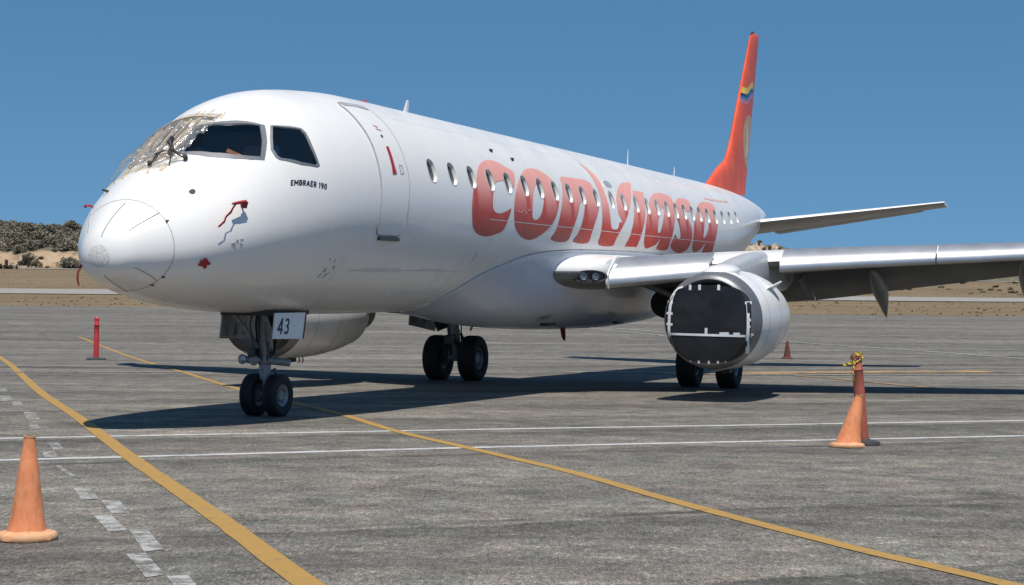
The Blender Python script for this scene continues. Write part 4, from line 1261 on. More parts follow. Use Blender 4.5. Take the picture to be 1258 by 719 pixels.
    P = [c0 + Vector((1.35, 0, 0)) + rv * .89, c0 + Vector((2.05, 0, 0)) + rv * .88, c0 + Vector((2.0, 0, 0)) + rv * 1.12, c0 + Vector((1.85, 0, 0)) + rv * 1.14]
    V = [p - tv * .008 for p in P] + [p + tv * .008 for p in P]
    MB().add(V, [(0, 1, 2, 3), (7, 6, 5, 4), (0, 4, 5, 1), (1, 5, 6, 2), (2, 6, 7, 3), (3, 7, 4, 0)]).build('strake', M['nacelle'], nac, False)
    for xx in (1.55, 1.7):
        ribbon3('red_streamer', [Vector((cx + xx, cy - sg * .1, cz - .90)), Vector((cx + xx + .02, cy - sg * .1, cz - .97)), Vector((cx + xx - .01, cy - sg * .1, cz - 1.02))], [.03, .04, .03], (0, 1, 0.1), M['darkred'], nac)
    MB().box((cx + 1.35, cy, cz - .94), (.22, .18, .10), None, .02).build('drain_mast', M['black'], nac)
    MB().lathe([(0, .04), (.012, .036), (.014, .001)], (cx + .75, cy - .35, cz + .82), (0, -.36, .9), 12).build('latch', M['darksteel'], nac)
    # pylon
    rings = []
    for (x, z0, z1, w) in ((12.15, 2.08, 2.14, .10), (12.4, 2.02, 2.22, .30), (12.9, 1.98, 2.31, .42), (13.8, 1.94, 2.42, .46), (14.8, 1.90, 2.52, .46), (15.5, 1.85, 2.56, .44), (16.6, 1.72, 2.40, .40), (17.8, 1.78, 2.3, .30), (18.9, 1.98, 2.2, .10)):
        ring = []
        for k in range(20):
            t = 2 * math.pi * k / 20
            c, s = math.cos(t), math.sin(t)
            ring.append((x, cy + w / 2 * math.copysign(abs(c) ** .55, c), (z0 + z1) / 2 + (z1 - z0) / 2 * math.copysign(abs(s) ** .55, s)))
        rings.append(ring)
    MB().add(*closed_loft(rings)).build('engine_pylon', M['pylon'], air, True, 50)
    cap = []
    for (x, r) in ((11.80, .02), (11.88, .14), (12.07, .24), (12.37, .30), (12.72, .29), (12.97, .22), (13.07, .05)):
        cap.append([(x, cy + r * 1.05 * math.cos(t), 2.10 + .06 * (x - 11.8) + r * .42 * math.sin(t)) for t in np.linspace(0, 2 * math.pi, 20, endpoint=False)])
    MB().add(*closed_loft(cap)).build('pylon_cap', M['white'], nac, True, 60)
    return nac
for sg in (-1, 1): make_engine(sg)

# --- tail fin
FZ = [4.35, 4.72, 5.10, 5.40, 5.60, 5.90, 7.41, 9.55, 9.80, 9.93, 9.985]
FLE = pchip(FZ, [28.0, 28.95, 29.85, 30.6, 31.25, 31.67, 32.84, 34.43, 34.62, 34.80, 35.05])
FTE = pchip(FZ, [33.92, 34.05, 34.18, 34.29, 34.36, 34.47, 35.0, 35.75, 35.84, 35.88, 35.85])
FTH = pchip([4.35, 4.72, 5.1, 5.6, 6.0, 9.55, 9.93, 9.985], [.060, .062, .068, .085, .098, .10, .07, .02])
def fin_half(x, z):
    c = float(FTE(z) - FLE(z)); t = min(max((x - float(FLE(z))) / c, 0), 1)
    return float(yth(np.array(t), float(FTH(z)))) * c
def fring(z, t0, t1, n=16):
    c = float(FTE(z) - FLE(z)); x0 = float(FLE(z))
    ts = t0 + (t1 - t0) * np.linspace(0, 1, n) ** (1.8 if t0 == 0 else 1)
    a = [(x0 + t * c, -float(yth(np.array(t), float(FTH(z)))) * c, z) for t in ts[::-1]]
    b = [(x0 + t * c, float(yth(np.array(t), float(FTH(z)))) * c, z) for t in ts[1:]]
    return a + b
zz = [4.35, 4.72, 4.9, 5.1, 5.25, 5.4, 5.5, 5.6, 5.75, 5.9, 6.4, 7.0, 7.41, 8, 8.6, 9.2, 9.55, 9.80, 9.93, 9.985]
fin = MB().add(*closed_loft([fring(z, 0, .70) for z in zz])).build('tail_fin', M['orange'], air, True, 40)
zr = [4.70, 5.2, 5.8, 6.6, 7.4, 8.2, 9.0, 9.55]
MB().add(*closed_loft([fring(z, .704, 1.0, 8) for z in zr])).build('rudder', M['orange'], fin, True, 40)
MB().add(*closed_loft([fring(z, .70, 1.0, 8) for z in (9.56, 9.8, 9.93, 9.985)])).build('fin_cap', M['orange'], fin, True, 40)
def fin_patch(name, poly, mat, off=0.004):
    P = [Vector((x, z)) for x, z in poly]
    xs_ = [p.x for p in P]; zs_ = [p.y for p in P]
    pts = []
    g = 0.12
    pa = np.array(poly)
    G = np.array([(a, b) for a in np.arange(min(xs_), max(xs_), g) for b in np.arange(min(zs_), max(zs_), g)])
    if len(G): pts = [tuple(q) for q in G[in_poly(G, pa)]]
    co = P + [Vector(q) for q in pts]
    ed = [(i, (i + 1) % len(P)) for i in range(len(P))]
    v, e, f, *_ = delaunay_2d_cdt(co, ed, [], 1, 1e-6)
    V = [(q.x, -fin_half(q.x, q.y) - off, q.y) for q in v]
    return MB().add(V, [tuple(t) for t in f]).build(name, mat, fin, True, 80)
def smooth_fin(P):
    f = pchip([a for a, b in P], [b for a, b in P]); xs = np.linspace(P[0][0], P[-1][0], 24)
    return [[float(x), float(f(x))] for x in xs]
def clampTE(poly): return [(min(max(x, float(FLE(z)) + .05), float(FTE(z)) - .02), z) for x, z in poly]
top = smooth_fin([[33.0, 8.07], [33.4, 8.05], [33.7, 8.05], [34.0, 8.11], [34.3, 8.24], [34.6, 8.33], [34.92, 8.35]])
def band(d0, d1):
    return clampTE([(x, z - d0) for x, z in top] + [(x, z - d1) for x, z in reversed(top)])
fin_patch('yellow_stripe', band(0, .20), M['yellow_p']); fin_patch('navy_stripe', band(.20, .31), M['navy_p'])
fin_patch('blue_stripe', band(.31, .40), M['blue_p']); fin_patch('pink_stripe', band(.40, .54), M['pink_p'])
gold = clampTE([(34.35 + 1.15 * math.cos(t), 6.42 + .84 * math.sin(t)) for t in np.linspace(0, 2 * math.pi, 32, endpoint=False)])
fin_patch('gold_emblem', gold, M['gold'], 0.004)
fin_patch('sail_emblem', clampTE([(33.62, 6.98), (33.9, 6.82), (34.14, 6.58), (34.18, 6.17), (34.04, 5.94), (33.72, 5.86), (33.85, 6.2), (33.85, 6.6)]), M['cream_p'], 0.008)
MB().tube([(34.70, 0, 9.86), (34.95, 0, 9.96), (35.2, 0, 9.97)], [.02, .04, .02], 8).build('fin_light', M['darksteel'], fin)

# --- tailplane
def stab(sg):
    def sec(y, t0, t1, droop=0, n=12):
        u = (y - .3) / 5.74
        x0 = 32.15 + 2.80 * u; c = 3.25 - 1.97 * u; z0 = 3.74 + .72 * u; th = .10
        inc = math.radians(3.6)
        ts = t0 + (t1 - t0) * np.linspace(0, 1, n) ** (1.8 if t0 == 0 else 1)
        def pt(t, s):
            h = float(yth(np.array(t), th)) * c * s
            dx = t * c; dz = h - math.sin(inc) * t * c
            if droop and t > .70: dz -= math.tan(droop) * (t - .70) * c
            return (x0 + dx, sg * y, z0 + dz)
        return [pt(t, 1) for t in ts[::-1]] + [pt(t, -1) for t in ts[1:]]
    ys = [.3, .8, 1.6, 2.6, 3.6, 4.6, 5.25]
    mb = MB().add(*closed_loft([sec(y, 0, .70) for y in ys])).add(*closed_loft([sec(y, 0, 1) for y in (5.253, 5.6, 5.9, 6.0)]))
    s = mb.build('tailplane', M['wing_grey'], air, True, 40)
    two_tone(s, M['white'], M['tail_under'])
    e = MB().add(*closed_loft([sec(y, .703, 1, math.radians(5), 7) for y in ys[1:]])).build('elevator', M['tail_under'], s, True, 40)
    V, F = closed_loft([sec(y, 0, .06, 0, 6) for y in ys])
    return s
for sg in (-1, 1): stab(sg)

# --- landing gear
def wheel(name, x, y, z, r, w, rim_r):
    hub = MB().lathe([(-w * .30, .001), (-w * .30, rim_r * .45), (-w * .12, rim_r * .5), (w * .12, rim_r * .5), (w * .30, rim_r * .45), (w * .30, .001)], (x, y, z), (0, 1, 0), 20).build(name, M['steel'], air, True, 40)
    hw = w / 2
    tp = [(-hw * .72, rim_r * .98), (-hw * .92, rim_r * 1.12), (-hw, r * .80), (-hw * .97, r * .90), (-hw * .80, r * .97), (-hw * .55, r * .995)]
    groove = []
    for g in (-.38, -.13, .13, .38):
        groove += [(hw * (g - .035), r), (hw * (g - .03), r - .010), (hw * (g + .03), r - .010), (hw * (g + .035), r)]
    prof = tp + groove + [(-a, b) for a, b in reversed(tp)]
    tb = MB().lathe(prof, (x, y, z), (0, 1, 0), 48)
    zb = z - r + 0.012 * r / .3
    tb.V = [Vector((v.x, v.y + (0 if v.z > zb + .03 else (v.y - y) * .08), max(v.z, zb))) for v in tb.V]
    tb.build('tyre', M['rubber'], hub, True, 40)
    rp = [(w * .30, rim_r * .30), (w * .22, rim_r * .42), (w * .22, rim_r * .66), (w * .34, rim_r * .78), (w * .40, rim_r * .98), (w * .36, rim_r * 1.0), (0, rim_r * .96)]
    rim = MB().lathe(rp, (x, y, z), (0, 1, 0), 32).lathe([(-a, b) for a, b in rp], (x, y, z), (0, 1, 0), 32)
    rim.build('rim', M['hubgrey'], hub, True, 40)
    mbb = MB()
    for k in range(9):
        t = 2 * math.pi * k / 9
        for s in (-1, 1):
            p = Vector((x + rim_r * .55 * math.cos(t), y + s * w * .235, z + rim_r * .55 * math.sin(t)))
            mbb.lathe([(0, rim_r * .07), (.01, rim_r * .06), (.011, .001)], p, (0, s, 0), 8)
    mbb.build('wheel_bolts', M['darksteel'], hub)
    return hub
NX, NZ = 4.03, 0.298
for s in (-1, 1): wheel('nose_wheel', NX, s * 0.185, NZ, 0.305, 0.20, 0.160)
leg = MB()
leg.tube([(3.93, 0, 1.62), (3.96, 0, 1.10), (3.985, 0, .76), (3.985, 0, .73)], [.075, .072, .072, .095], 18)
leg.tube([(3.985, 0, .74), (3.995, 0, .52)], [.085, .08], 18)
leg.tube([(3.995, 0, .54), (4.02, 0, .30)], [.05, .05], 16)
leg.tube([(4.03, -.24, NZ), (4.03, .24, NZ)], .045, 14)
ng = leg.build('nose_gear_leg', M['steel'], air, True, 40)
MB().tube([(3.86, .22, .80), (3.98, .0, .80), (4.06, -.36, .76)], [.05, .062, .05], 12).build('steering_actuator', M['steel'], ng)
MB().lathe([(0, .001), (-.02, .05), (.0, .065), (-.02, .072), (-.07, .06), (-.10, .04), (-.10, .001)], (3.80, .27, .81), (-1, 0, 0), 18).build('taxi_light', M['alu'], ng)
MB().lathe([(0, .001), (.0, .07), (-.02, .08), (-.07, .06), (-.07, .001)], (3.82, .10, .80), (-1, 0, 0), 16).build('taxi_light', M['steel'], ng)
MB().tube([(4.15, -.06, .66), (4.32, -.06, .52), (4.12, -.05, .36)], .025, 8).tube([(4.15, .06, .66), (4.32, .06, .52), (4.12, .05, .36)], .025, 8).build('torque_link', M['steel'], ng)
MB().tube([(3.98, .09, .95), (3.75, .20, 1.25), (3.45, .26, 1.52)], .04, 10).tube([(3.98, -.09, .95), (3.75, -.20, 1.25), (3.45, -.26, 1.52)], .04, 10).build('drag_brace', M['steel'], ng)
mb = MB()
for k in range(9):
    a = random.uniform(-.12, .12); b = random.uniform(-.14, .14); z1 = random.uniform(.85, 1.1)
    mb.tube([(3.95 + a, b, 1.55), (3.95 + a * 1.5, b * 1.3, 1.3), (3.97 + a, b, z1), (4.0 + a * .4, b * .5, .74)], .012, 6)
mb.box((4.02, .02, 1.0), (.16, .22, .18), None, .02).box((3.86, .12, .90), (.14, .12, .12), None, .02)
mb.build('hydraulic_lines', M['darksteel'], ng)
MB().tube([(4.0, -.03, .52), (3.93, -.05, .40), (3.97, -.05, .28)], .016, 8).build('hose', M['tape_white'], ng)
MB().add([(4.10, -.20, 1.42), (4.10, .22, 1.42), (4.04, .16, .86), (4.04, -.12, .86), (4.13, -.20, 1.42), (4.13, .22, 1.42), (4.07, .16, .86), (4.07, -.12, .86)],
         [(0, 1, 2, 3), (7, 6, 5, 4), (0, 4, 5, 1), (1, 5, 6, 2), (2, 6, 7, 3), (3, 7, 4, 0)]).build('leg_fairing', M['darksteel'], ng, False)
dq = [Vector((3.30, -.50, 1.125)), Vector((4.155, -.50, 1.10)), Vector((4.335, -.45, 1.47)), Vector((3.44, -.45, 1.475))]
door = slab('gear_door', dq, 0.025, M['white'], air)
nrm = (dq[1] - dq[0]).cross(dq[3] - dq[0]).normalized()
if nrm.y > 0: nrm = -nrm
du = (dq[1] - dq[0]); dv = (dq[3] - dq[0])
GN, GL43 = glyphs('43', 0.15, 0.14)
for v, f in GN:
    P = []
    for x, y in v:
        q = dq[0] + du * (.085 + .38 * (x + .10 * y) / GL43) + dv * (.17 + .64 * y)
        P.append(q + nrm * 0.029)
    mesh('gear_number', P, f, M['ink'], door, False)
slab('door_edge', [dq[1] + nrm * .028, dq[2] + nrm * .028, dq[2] + nrm * .028 - du.normalized() * .03, dq[1] + nrm * .028 - du.normalized() * .03], 0.004, M['darkred'], door)
sd = slab('gear_door', [Vector((3.62, .53, 1.11)), Vector((4.62, .53, 1.08)), Vector((4.56, .46, 1.48)), Vector((3.57, .46, 1.48))], 0.025, M['hubgrey'], air)
for xx in (3.75, 4.0, 4.25): MB().box((xx, .475, 1.29), (.03, .04, .30)).build('door_rib', M['steel'], sd)
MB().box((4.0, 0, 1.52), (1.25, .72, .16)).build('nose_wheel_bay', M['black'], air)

def main_gear(sg):
    yc = sg * 2.97; zc = -0.31 + 0.505
    for s in (-1, 1): wheel('main_wheel', 17.86, yc + s * .43, zc, 0.52, 0.40, 0.255)
    mb = MB()
    mb.tube([(17.55, sg * 2.85, 2.1), (17.68, yc, 1.2), (17.74, yc, .85), (17.75, yc, .80)], [.13, .13, .13, .155], 18)
    mb.tube([(17.75, yc, .82), (17.80, yc, .50)], [.14, .13], 18).tube([(17.80, yc, .55), (17.86, yc, .18)], [.085, .085], 16)
    mb.tube([(17.86, yc - .5, zc), (17.86, yc + .5, zc)], .075, 16)
    g = mb.build('main_gear_leg', M['steel'], air, True, 40)
    MB().tube([(17.62, yc - sg * .05, 1.15), (17.3, sg * 2.2, 1.7), (17.2, sg * 1.7, 1.9)], .065, 12).build('side_stay', M['steel'], g)
    MB().tube([(18.0, yc - .07, .75), (18.28, yc - .07, .5), (17.98, yc - .06, .25)], .035, 8).tube([(18.0, yc + .07, .75), (18.28, yc + .07, .5), (17.98, yc + .06, .25)], .035, 8).build('torque_link', M['steel'], g)
    mb = MB()
    for k in range(7):
        a = random.uniform(-.15, .15); b = random.uniform(-.17, .17)
        mb.tube([(17.6 + a, yc + b, 1.7), (17.68 + a, yc + b * 1.2, 1.1), (17.76 + a * .8, yc + b, .6), (17.84, yc + b * 1.5, .25)], .016, 6)
    mb.box((17.6, yc, .62), (.2, .26, .22), None, .03).box((17.84, yc - .22, .24), (.3, .08, .3), None, .03).box((17.84, yc + .22, .24), (.3, .08, .3), None, .03)
    mb.build('brake_lines', M['darksteel'], g)
    dd = slab('gear_door', [Vector((16.95, sg * 3.74, .96)), Vector((17.95, sg * 3.55, .80)), Vector((18.15, sg * 3.40, 2.02)), Vector((16.90, sg * 3.62, 2.02))], 0.03 * sg, M['hubgrey'], air)
    for xx in (17.2, 17.55): MB().box((xx, sg * 3.58, 1.4), (.04, .06, .8)).build('door_rib', M['steel'], dd)
    MB().add([(17.5, sg * 3.5, 1.5), (17.9, sg * 3.2, 1.5), (17.85, sg * 3.1, .92), (17.6, sg * 3.3, .80), (17.53, sg * 3.53, 1.5), (17.93, sg * 3.23, 1.5), (17.88, sg * 3.13, .92), (17.63, sg * 3.33, .80)],
             [(0, 1, 2, 3), (7, 6, 5, 4), (0, 4, 5, 1), (1, 5, 6, 2), (2, 6, 7, 3), (3, 7, 4, 0)]).build('door_link_panel', M['darksteel'], dd, False)
    MB().tube([(17.2, sg * 2.25, 1.35), (17.3, sg * 2.3, 1.05), (17.5, sg * 2.45, .85)], .028, 8).build('door_strut', M['reveal'], g)
    return g
for sg in (-1, 1): main_gear(sg)

# --- clear plastic and tape over the front windscreens, wipers
def plastic_cover():
    ga, gb = 34, 60
    ph = np.linspace(-0.80, 0.20, gb)
    xp = []
    for i in range(ga):
        u = i / (ga - 1)
        for j, p in enumerate(ph):
            lo = 1.20 + 0.10 * abs(p) ** 1.2 + (0.35 * max(0, p) ** 2)
            hi = 2.36 + 0.10 * abs(p)
            if p > 0.05: lo += (p - .05) * .8
            xp.append((lo + (hi - lo) * u + 0.03 * noise.noise((p * 9, u * 7, 3.3)), p + 0.02 * noise.noise((p * 9, u * 9, 8.1))))
    xp = np.array(xp)
    off = np.array([0.026 + 0.03 * abs(noise.noise((a * 3.1, b * 9.2, 0.7))) + (0.018 + .045 * max(0, b - .02) * 4) * noise.noise((a * 9, b * 21, 2.2))  for a, b in xp])
    edge = np.array([min(i, ga - 1 - i) / (ga - 1) for i in range(ga) for j in range(gb)])
    off = np.maximum(0.012, off * (0.5 + 1.2 * np.minimum(1, edge * 4)))
    # loose, puffed up on the far lower corner
    puff = np.array([0.10 * math.exp(-((a - 1.40) / .22) ** 2 - ((b + .42) / .22) ** 2) for a, b in xp])
    P = onfus(xp[:, 0], xp[:, 1], off + puff)
    F = [(i*gb + j, i*gb + j + 1, (i + 1)*gb + j + 1, (i + 1)*gb + j) for i in range(ga - 1) for j in range(gb - 1)]
    return mesh('plastic_cover', list(P), F, M['plastic'], air, True), None
pc, _ = plastic_cover()
rng = random.Random(11)
def tape_on(a, b, w=0.03, off=0.07, nm='tape_strip', mat='tape_tan'):
    return strip_on(nm, a, b, w, M[mat], pc, off, 12)
for k, p in enumerate([-.62, -.54, -.46, -.39, -.31, -.24, -.17, -.10, -.03, .04, .10, .16, .22]):
    tape_on((2.26 + rng.uniform(-.06, .05), p), (2.40 + rng.uniform(-.06, .07), p + rng.uniform(-.02, .03)), rng.uniform(.018, .026), 0.008)
for k, p in enumerate([-.5, -.40, -.30, -.2, -.10, -.04, .02]):
    tape_on((1.36 + rng.uniform(-.05, .3), p + rng.uniform(-.03, .03)), (2.30 + rng.uniform(-.1, .06), p + rng.uniform(-.07, .07)), rng.uniform(.022, .036), 0.034)
for k, p in enumerate([-.72, -.56, -.40, -.26, -.12, .02]):
    tape_on((1.14 + rng.uniform(-.06, .05), p + rng.uniform(-.1, .1)), (1.30 + rng.uniform(-.03, .1), p + rng.uniform(-.1, .1)), rng.uniform(.030, .052), 0.008)
tape_on((2.27, -.6), (2.25, .17), .016, .05); tape_on((1.42, -.5), (1.50, .10), .016, .05)
for s, pv in ((1, 0.28), (-1, -0.02)):
    if s == 1:
        A = fp(1.44, .27, .02); B = fp(1.38, .13, .17); D = fp(1.56, .05, .13)
    else:
        A = fp(1.26, -.10, .02); B = fp(1.36, -.02, .12); D = fp(1.44, .05, .12)
    wp = MB().tube([A, B], .009, 8).tube([A + Vector((.03, -.02, .02)), B + Vector((.03, -.01, .0))], .006, 8).lathe([(0, .03), (.05, .028), (.055, .001)], A, fusn(np.array([1.42]), np.array([.25]))[0], 12).build('wiper', M['black'], air)
    MB().tube([B - (D - B) * .4, B, D], [.008, .012, .008], 8).build('wiper_blade', M['black'], wp)
MB().tube([fp(1.46, .10, .15), fp(1.52, .06, .18), fp(1.60, .04, .17), fp(1.64, .02, .13)], [.015, .040, .036, .012], 8).build('wiper_wrap', M['black'], pc)
# ================================================================== cones and posts
def mk_faded(name, a, b, c, rough=0.75):
    t = NT(name)
    v = t.coords()
    n = t.noise(v, 7, 6, 0.7, .4); n2 = t.noise(t.coords((1, 1, .25)), 22, 5, 0.7)
    col = t.ramp(n, [(0.3, a), (0.52, b), (0.72, c)])
    col = t.mix(t.ramp(n2, [(0.52, 0.0), (0.74, 0.55)]), col, tuple(x * .42 for x in b))
    t.set(Base_Color=col, Roughness=rough)
    t.bump(n2, 0.15, 0.01)
    return t.m
M['cone'] = mk_faded('faded_orange_rubber', (0.66, 0.215, 0.085), (0.76, 0.27, 0.115), (0.78, 0.36, 0.18))
M['conebase'] = mk_faded('faded_cone_base', (0.55, 0.24, 0.11), (0.62, 0.33, 0.17), (0.60, 0.40, 0.24))
M['postred'] = mk_faded('red_post_plastic', (0.50, 0.03, 0.035), (0.58, 0.04, 0.045), (0.60, 0.08, 0.08), 0.5)
M['postbrick'] = mk_faded('brick_red_post_plastic', (0.33, 0.085, 0.05), (0.40, 0.105, 0.065), (0.42, 0.15, 0.10), 0.6)
M['postbase'] = simple('black_rubber_base', (0.035, 0.035, 0.036), 0.8, 0, 0.3, 12)
M['darkcone'] = mk_faded('dark_red_cone', (0.10, 0.022, 0.016), (0.13, 0.03, 0.022), (0.17, 0.06, 0.045))
def mk_tape():
    t = NT('yellow_black_barrier_tape')
    v = t.coords()
    w = t.node('ShaderNodeTexWave'); w.bands_direction = 'DIAGONAL'
    w.inputs['Scale'].default_value = 9.0; w.inputs['Distortion'].default_value = 1.2
    t.link(v, w.inputs['Vector'])
    t.set(Base_Color=t.ramp(w.outputs['Fac'], [(0.22, (0.03, 0.03, 0.02)), (0.27, (0.66, 0.45, 0.05))]), Roughness=0.4)
    return t.m
M['tape_yb'] = mk_tape()

def cone(name, loc, h, rb, rt, base_r, lean=(0, 0), mats=('cone', 'conebase'), label='', group=None, seed=0, top_white=False):
    root = empty(name, loc)
    tag(root, label, 'traffic cone', group)
    n = 36
    def off(z): return (lean[0] * z, lean[1] * z)
    prof = [(0.045, rb * 1.02), (0.06, rb), (h * .25, rb + (rt - rb) * .25), (h * .5, rb + (rt - rb) * .51), (h * .52, rb + (rt - rb) * .515), (h * .75, rb + (rt - rb) * .76), (h * .96, rt * 1.02), (h, rt), (h, rt * .72), (h * .9, rt * .70)]
    V = []; F = []
    for z, r in prof:
        ox, oy = off(z)
        for k in range(n):
            t = 2 * math.pi * k / n
            rr = r * (1 + 0.025 * noise.noise((math.cos(t) * 1.5 + seed, math.sin(t) * 1.5, z * 6)))
            V.append((ox + rr * math.cos(t), oy + rr * math.sin(t), z))
    for i in range(len(prof) - 1):
        for k in range(n): F.append((i*n + k, i*n + (k+1) % n, (i+1)*n + (k+1) % n, (i+1)*n + k))
    MB().add(V, F).build('cone_body', M[mats[0]], root, True, 40)
    V = []; F = []
    prof = [(0.002, base_r * .97), (0.012, base_r), (0.032, base_r * .985), (0.045, base_r * .93), (0.052, rb * 1.12), (0.06, rb * 1.0)]
    for z, r in prof:
        for k in range(n):
            t = 2 * math.pi * k / n
            bump = 1 + 0.035 * noise.noise((math.cos(t) * 2.2 + seed, math.sin(t) * 2.2, 1.0))
            zz = z + (0.010 * noise.noise((math.cos(t) * 1.4, math.sin(t) * 1.4 + seed, 4.0)) if z > .01 else 0)
            V.append((r * bump * math.cos(t), r * bump * math.sin(t), max(0.001, zz)))
    for i in range(len(prof) - 1):
        for k in range(n): F.append((i*n + k, i*n + (k+1) % n, (i+1)*n + (k+1) % n, (i+1)*n + k))
    F.append(tuple(range(n - 1, -1, -1)))
    MB().add(V, F).build('cone_base', M[mats[1]], root, True, 40)
    MB().lathe([(0, rt * 1.06), (.012, rt * 1.06), (.012, rt * .74)], (off(h)[0], off(h)[1], h - .008), (0, 0, 1), 24).build('rim', M['conebase'], root, True, 30)
    return root
cone('traffic_cone', (-3.06, 10.33, 0.0), 0.655, 0.122, 0.036, 0.195, (0.012, 0), label='large faded orange cone standing alone near the broken white blocks at the left edge', group='orange traffic cones', seed=2)
cone('traffic_cone', (3.90, 18.82, 0.0), 0.60, 0.150, 0.045, 0.205, (0.235, 0.05), label='faded orange cone leaning against the brick red post wrapped in yellow tape', group='orange traffic cones', seed=5)
fz = terrain(9.76, 57.45)
cone('traffic_cone', (9.76, 57.45, fz), 0.64, 0.135, 0.035, 0.20, (0, 0), ('darkcone', 'darkcone'), label='small dark red cone far off behind the engine with the black inlet cover', group='orange traffic cones', seed=9)

def post(name, loc, h, r0, r1, base_r, mats, label, lean, cap=False):
    root = empty(name, loc)
    tag(root, label, 'bollard post')
    P = [(lean[0] * z, lean[1] * z, z) for z in (0.02, h * .3, h * .62, h * .82, h * .835, h * .86, h * .96, h)]
    R = [r0, r0 + (r1 - r0) * .3, r0 + (r1 - r0) * .62, r0 + (r1 - r0) * .82, r1 * 1.18, r1 * .98, r1 * .98, r1 * .7]
    MB().tube(P, R, 24).build('post_shaft', M[mats[0]], root, True, 35)
    MB().lathe([(0.002, base_r), (0.02, base_r), (0.045, base_r * .92), (0.06, r0 * 1.4), (0.075, r0 * 1.05)], (0, 0, 0), (0, 0, 1), 32).build('post_base', M[mats[1]], root, True, 40)
    if cap:
        z = h * .80
        MB().lathe([(0, r1 * 1.22), (.05, r1 * 1.22)], (lean[0] * z, lean[1] * z, z), (0, 0, 1), 24).build('reflector_band', M['tape_white'], root)
    return root
zb = terrain(-12.45, 48.75)
post('bollard_post', (-12.45, 48.75, zb), 1.25, 0.080, 0.072, 0.30, ('postred', 'postbase'), 'slim bright red post on a black round base, alone left of the nose', (0, 0))
ro = [o for o in COL.objects if o.name.startswith('bollard_post')][-1]
MB().lathe([(0, .0001), (.0, .078), (.05, .078), (.075, .06), (.08, .0001)], (0, 0, 1.195), (0, 0, 1), 20).build('post_cap', M['postred'], ro)
pl = (4.175, 19.22, 0.0)
post('bollard_post', pl, 1.06, 0.072, 0.060, 0.20, ('postbrick', 'postbase'), 'brick red tapered post wrapped with yellow and black tape, behind the leaning cone', (-0.085, 0.0))
# barrier tape knotted round the post, one end fluttering left
tp = empty('barrier_tape', (pl[0] - .085, pl[1], 0.95))
tag(tp, 'torn yellow and black tape knotted round the brick red post', 'barrier tape')
def strip3(pts, w, nm, tw=0.0):
    mb = MB(); V = []; n = len(pts)
    for i, p in enumerate(pts):
        p = Vector(p); d = (Vector(pts[min(i + 1, n - 1)]) - Vector(pts[max(i - 1, 0)])).normalized()
        s = d.cross(Vector((math.sin(tw * i), -math.cos(tw * i), .2))).normalized() * w / 2
        V += [p - s, p + s]
    F = [(2*i, 2*i + 1, 2*i + 3, 2*i + 2) for i in range(n - 1)]
    return mb.add(V, F).build(nm, M['tape_yb'], tp, True, 80)
ringp = [(.068 * math.cos(t), .068 * math.sin(t), .03 * math.sin(t * 1.3) + .010 * t) for t in np.linspace(0, 4 * math.pi, 40)]
strip3(ringp, .022, 'tape_wrap', .0)
strip3([(-.04, -.075, .06), (-.05, -.085, -.02), (-.06, -.09, -.10), (-.045, -.085, -.18), (-.06, -.09, -.24)], .028, 'tape_tail', .35)
strip3([(-.05, -.07, .0), (-.09, -.08, .015), (-.14, -.075, .0), (-.19, -.08, -.01)], .03, 'tape_tail', .5)
strip3([(-.03, -.075, .10), (.02, -.08, .13), (.05, -.07, .10)], .025, 'tape_tail', .3)

# ================================================================== hills and scrub behind the field
def mk_hill():
    t = NT('sandy_scrub_hill')
    v = t.coords()
    a = t.noise(v, 0.045, 6, 0.65, 0.5)
    b = t.noise(v, 0.35, 6, 0.7)
    c = t.noise(v, 1.6, 4, 0.7)
    sand = t.ramp(b, [(0.3, (0.27, 0.18, 0.11)), (0.5, (0.38, 0.27, 0.175)), (0.7, (0.47, 0.37, 0.26))])
    green = t.ramp(c, [(0.3, (0.085, 0.086, 0.062)), (0.55, (0.125, 0.118, 0.082)), (0.75, (0.19, 0.165, 0.115))])
    geo = t.node('ShaderNodeNewGeometry')
    sep = t.node('ShaderNodeSeparateXYZ'); t.link(geo.outputs['Normal'], sep.inputs[0])
    steep = t.ramp(t.math('ADD', t.math('MULTIPLY', sep.outputs['Z'], 0.75), t.math('MULTIPLY', t.math('SUBTRACT', b, 0.5), 0.55)), [(0.60, 1.0), (0.70, 0.0)])
    t.set(Base_Color=t.mix(steep, green, sand), Roughness=0.95)
    t.b.inputs['Specular IOR Level'].default_value = 0.1
    t.bump(b, 0.8, 0.6)
    return t.m
M['hill'] = mk_hill()
HX = pchip([-500, -260, -172, -150, -135, -110, -70, 0, 62, 74, 84, 92, 96, 130, 220, 500], [11.4, 11.4, 11.9, 11.4, 11.0, 11, 12, 10, 9.6, 10.3, 9.6, 7.4, 4.2, 4.0, 4.2, 3.5])
def hill_h(x, y):
    H = float(HX(x))
    n1 = noise.noise((x * .03, y * .03, 1.7)); n2 = noise.noise((x * .11, y * .11, 4.1)); n3 = noise.noise((x * .33, y * .33, 7.7))
    # toe, sandy bank, terrace with scrub, upper slope
    u = (y - 448 + 7 * n1 + 4 * n2) / 1.0
    f = 0.42 * min(1, max(0, (u) / 9.0)) ** 1.3 + 0.13 * min(1, max(0, (u - 9) / 24)) + 0.45 * min(1, max(0, (u - 33) / 42)) ** .9
    d = max(0, u - 95)
    return max(0, H * f + (0.8 * n2 + 0.5 * n3) * min(1, max(0, u / 10)) * min(1, H / 8) - d * 0.02)
hx = [-500, -420, -340, -290, -260, -240] + list(np.arange(-225, -100, 1.5)) + list(np.arange(-100, 60, 6)) + list(np.arange(60, 140, 1.5)) + [150, 170, 200, 240, 300, 400, 500]
hy = list(np.arange(436, 500, 1.5)) + list(np.arange(500, 560, 4)) + [570, 600, 640, 700]
V = []; F = []
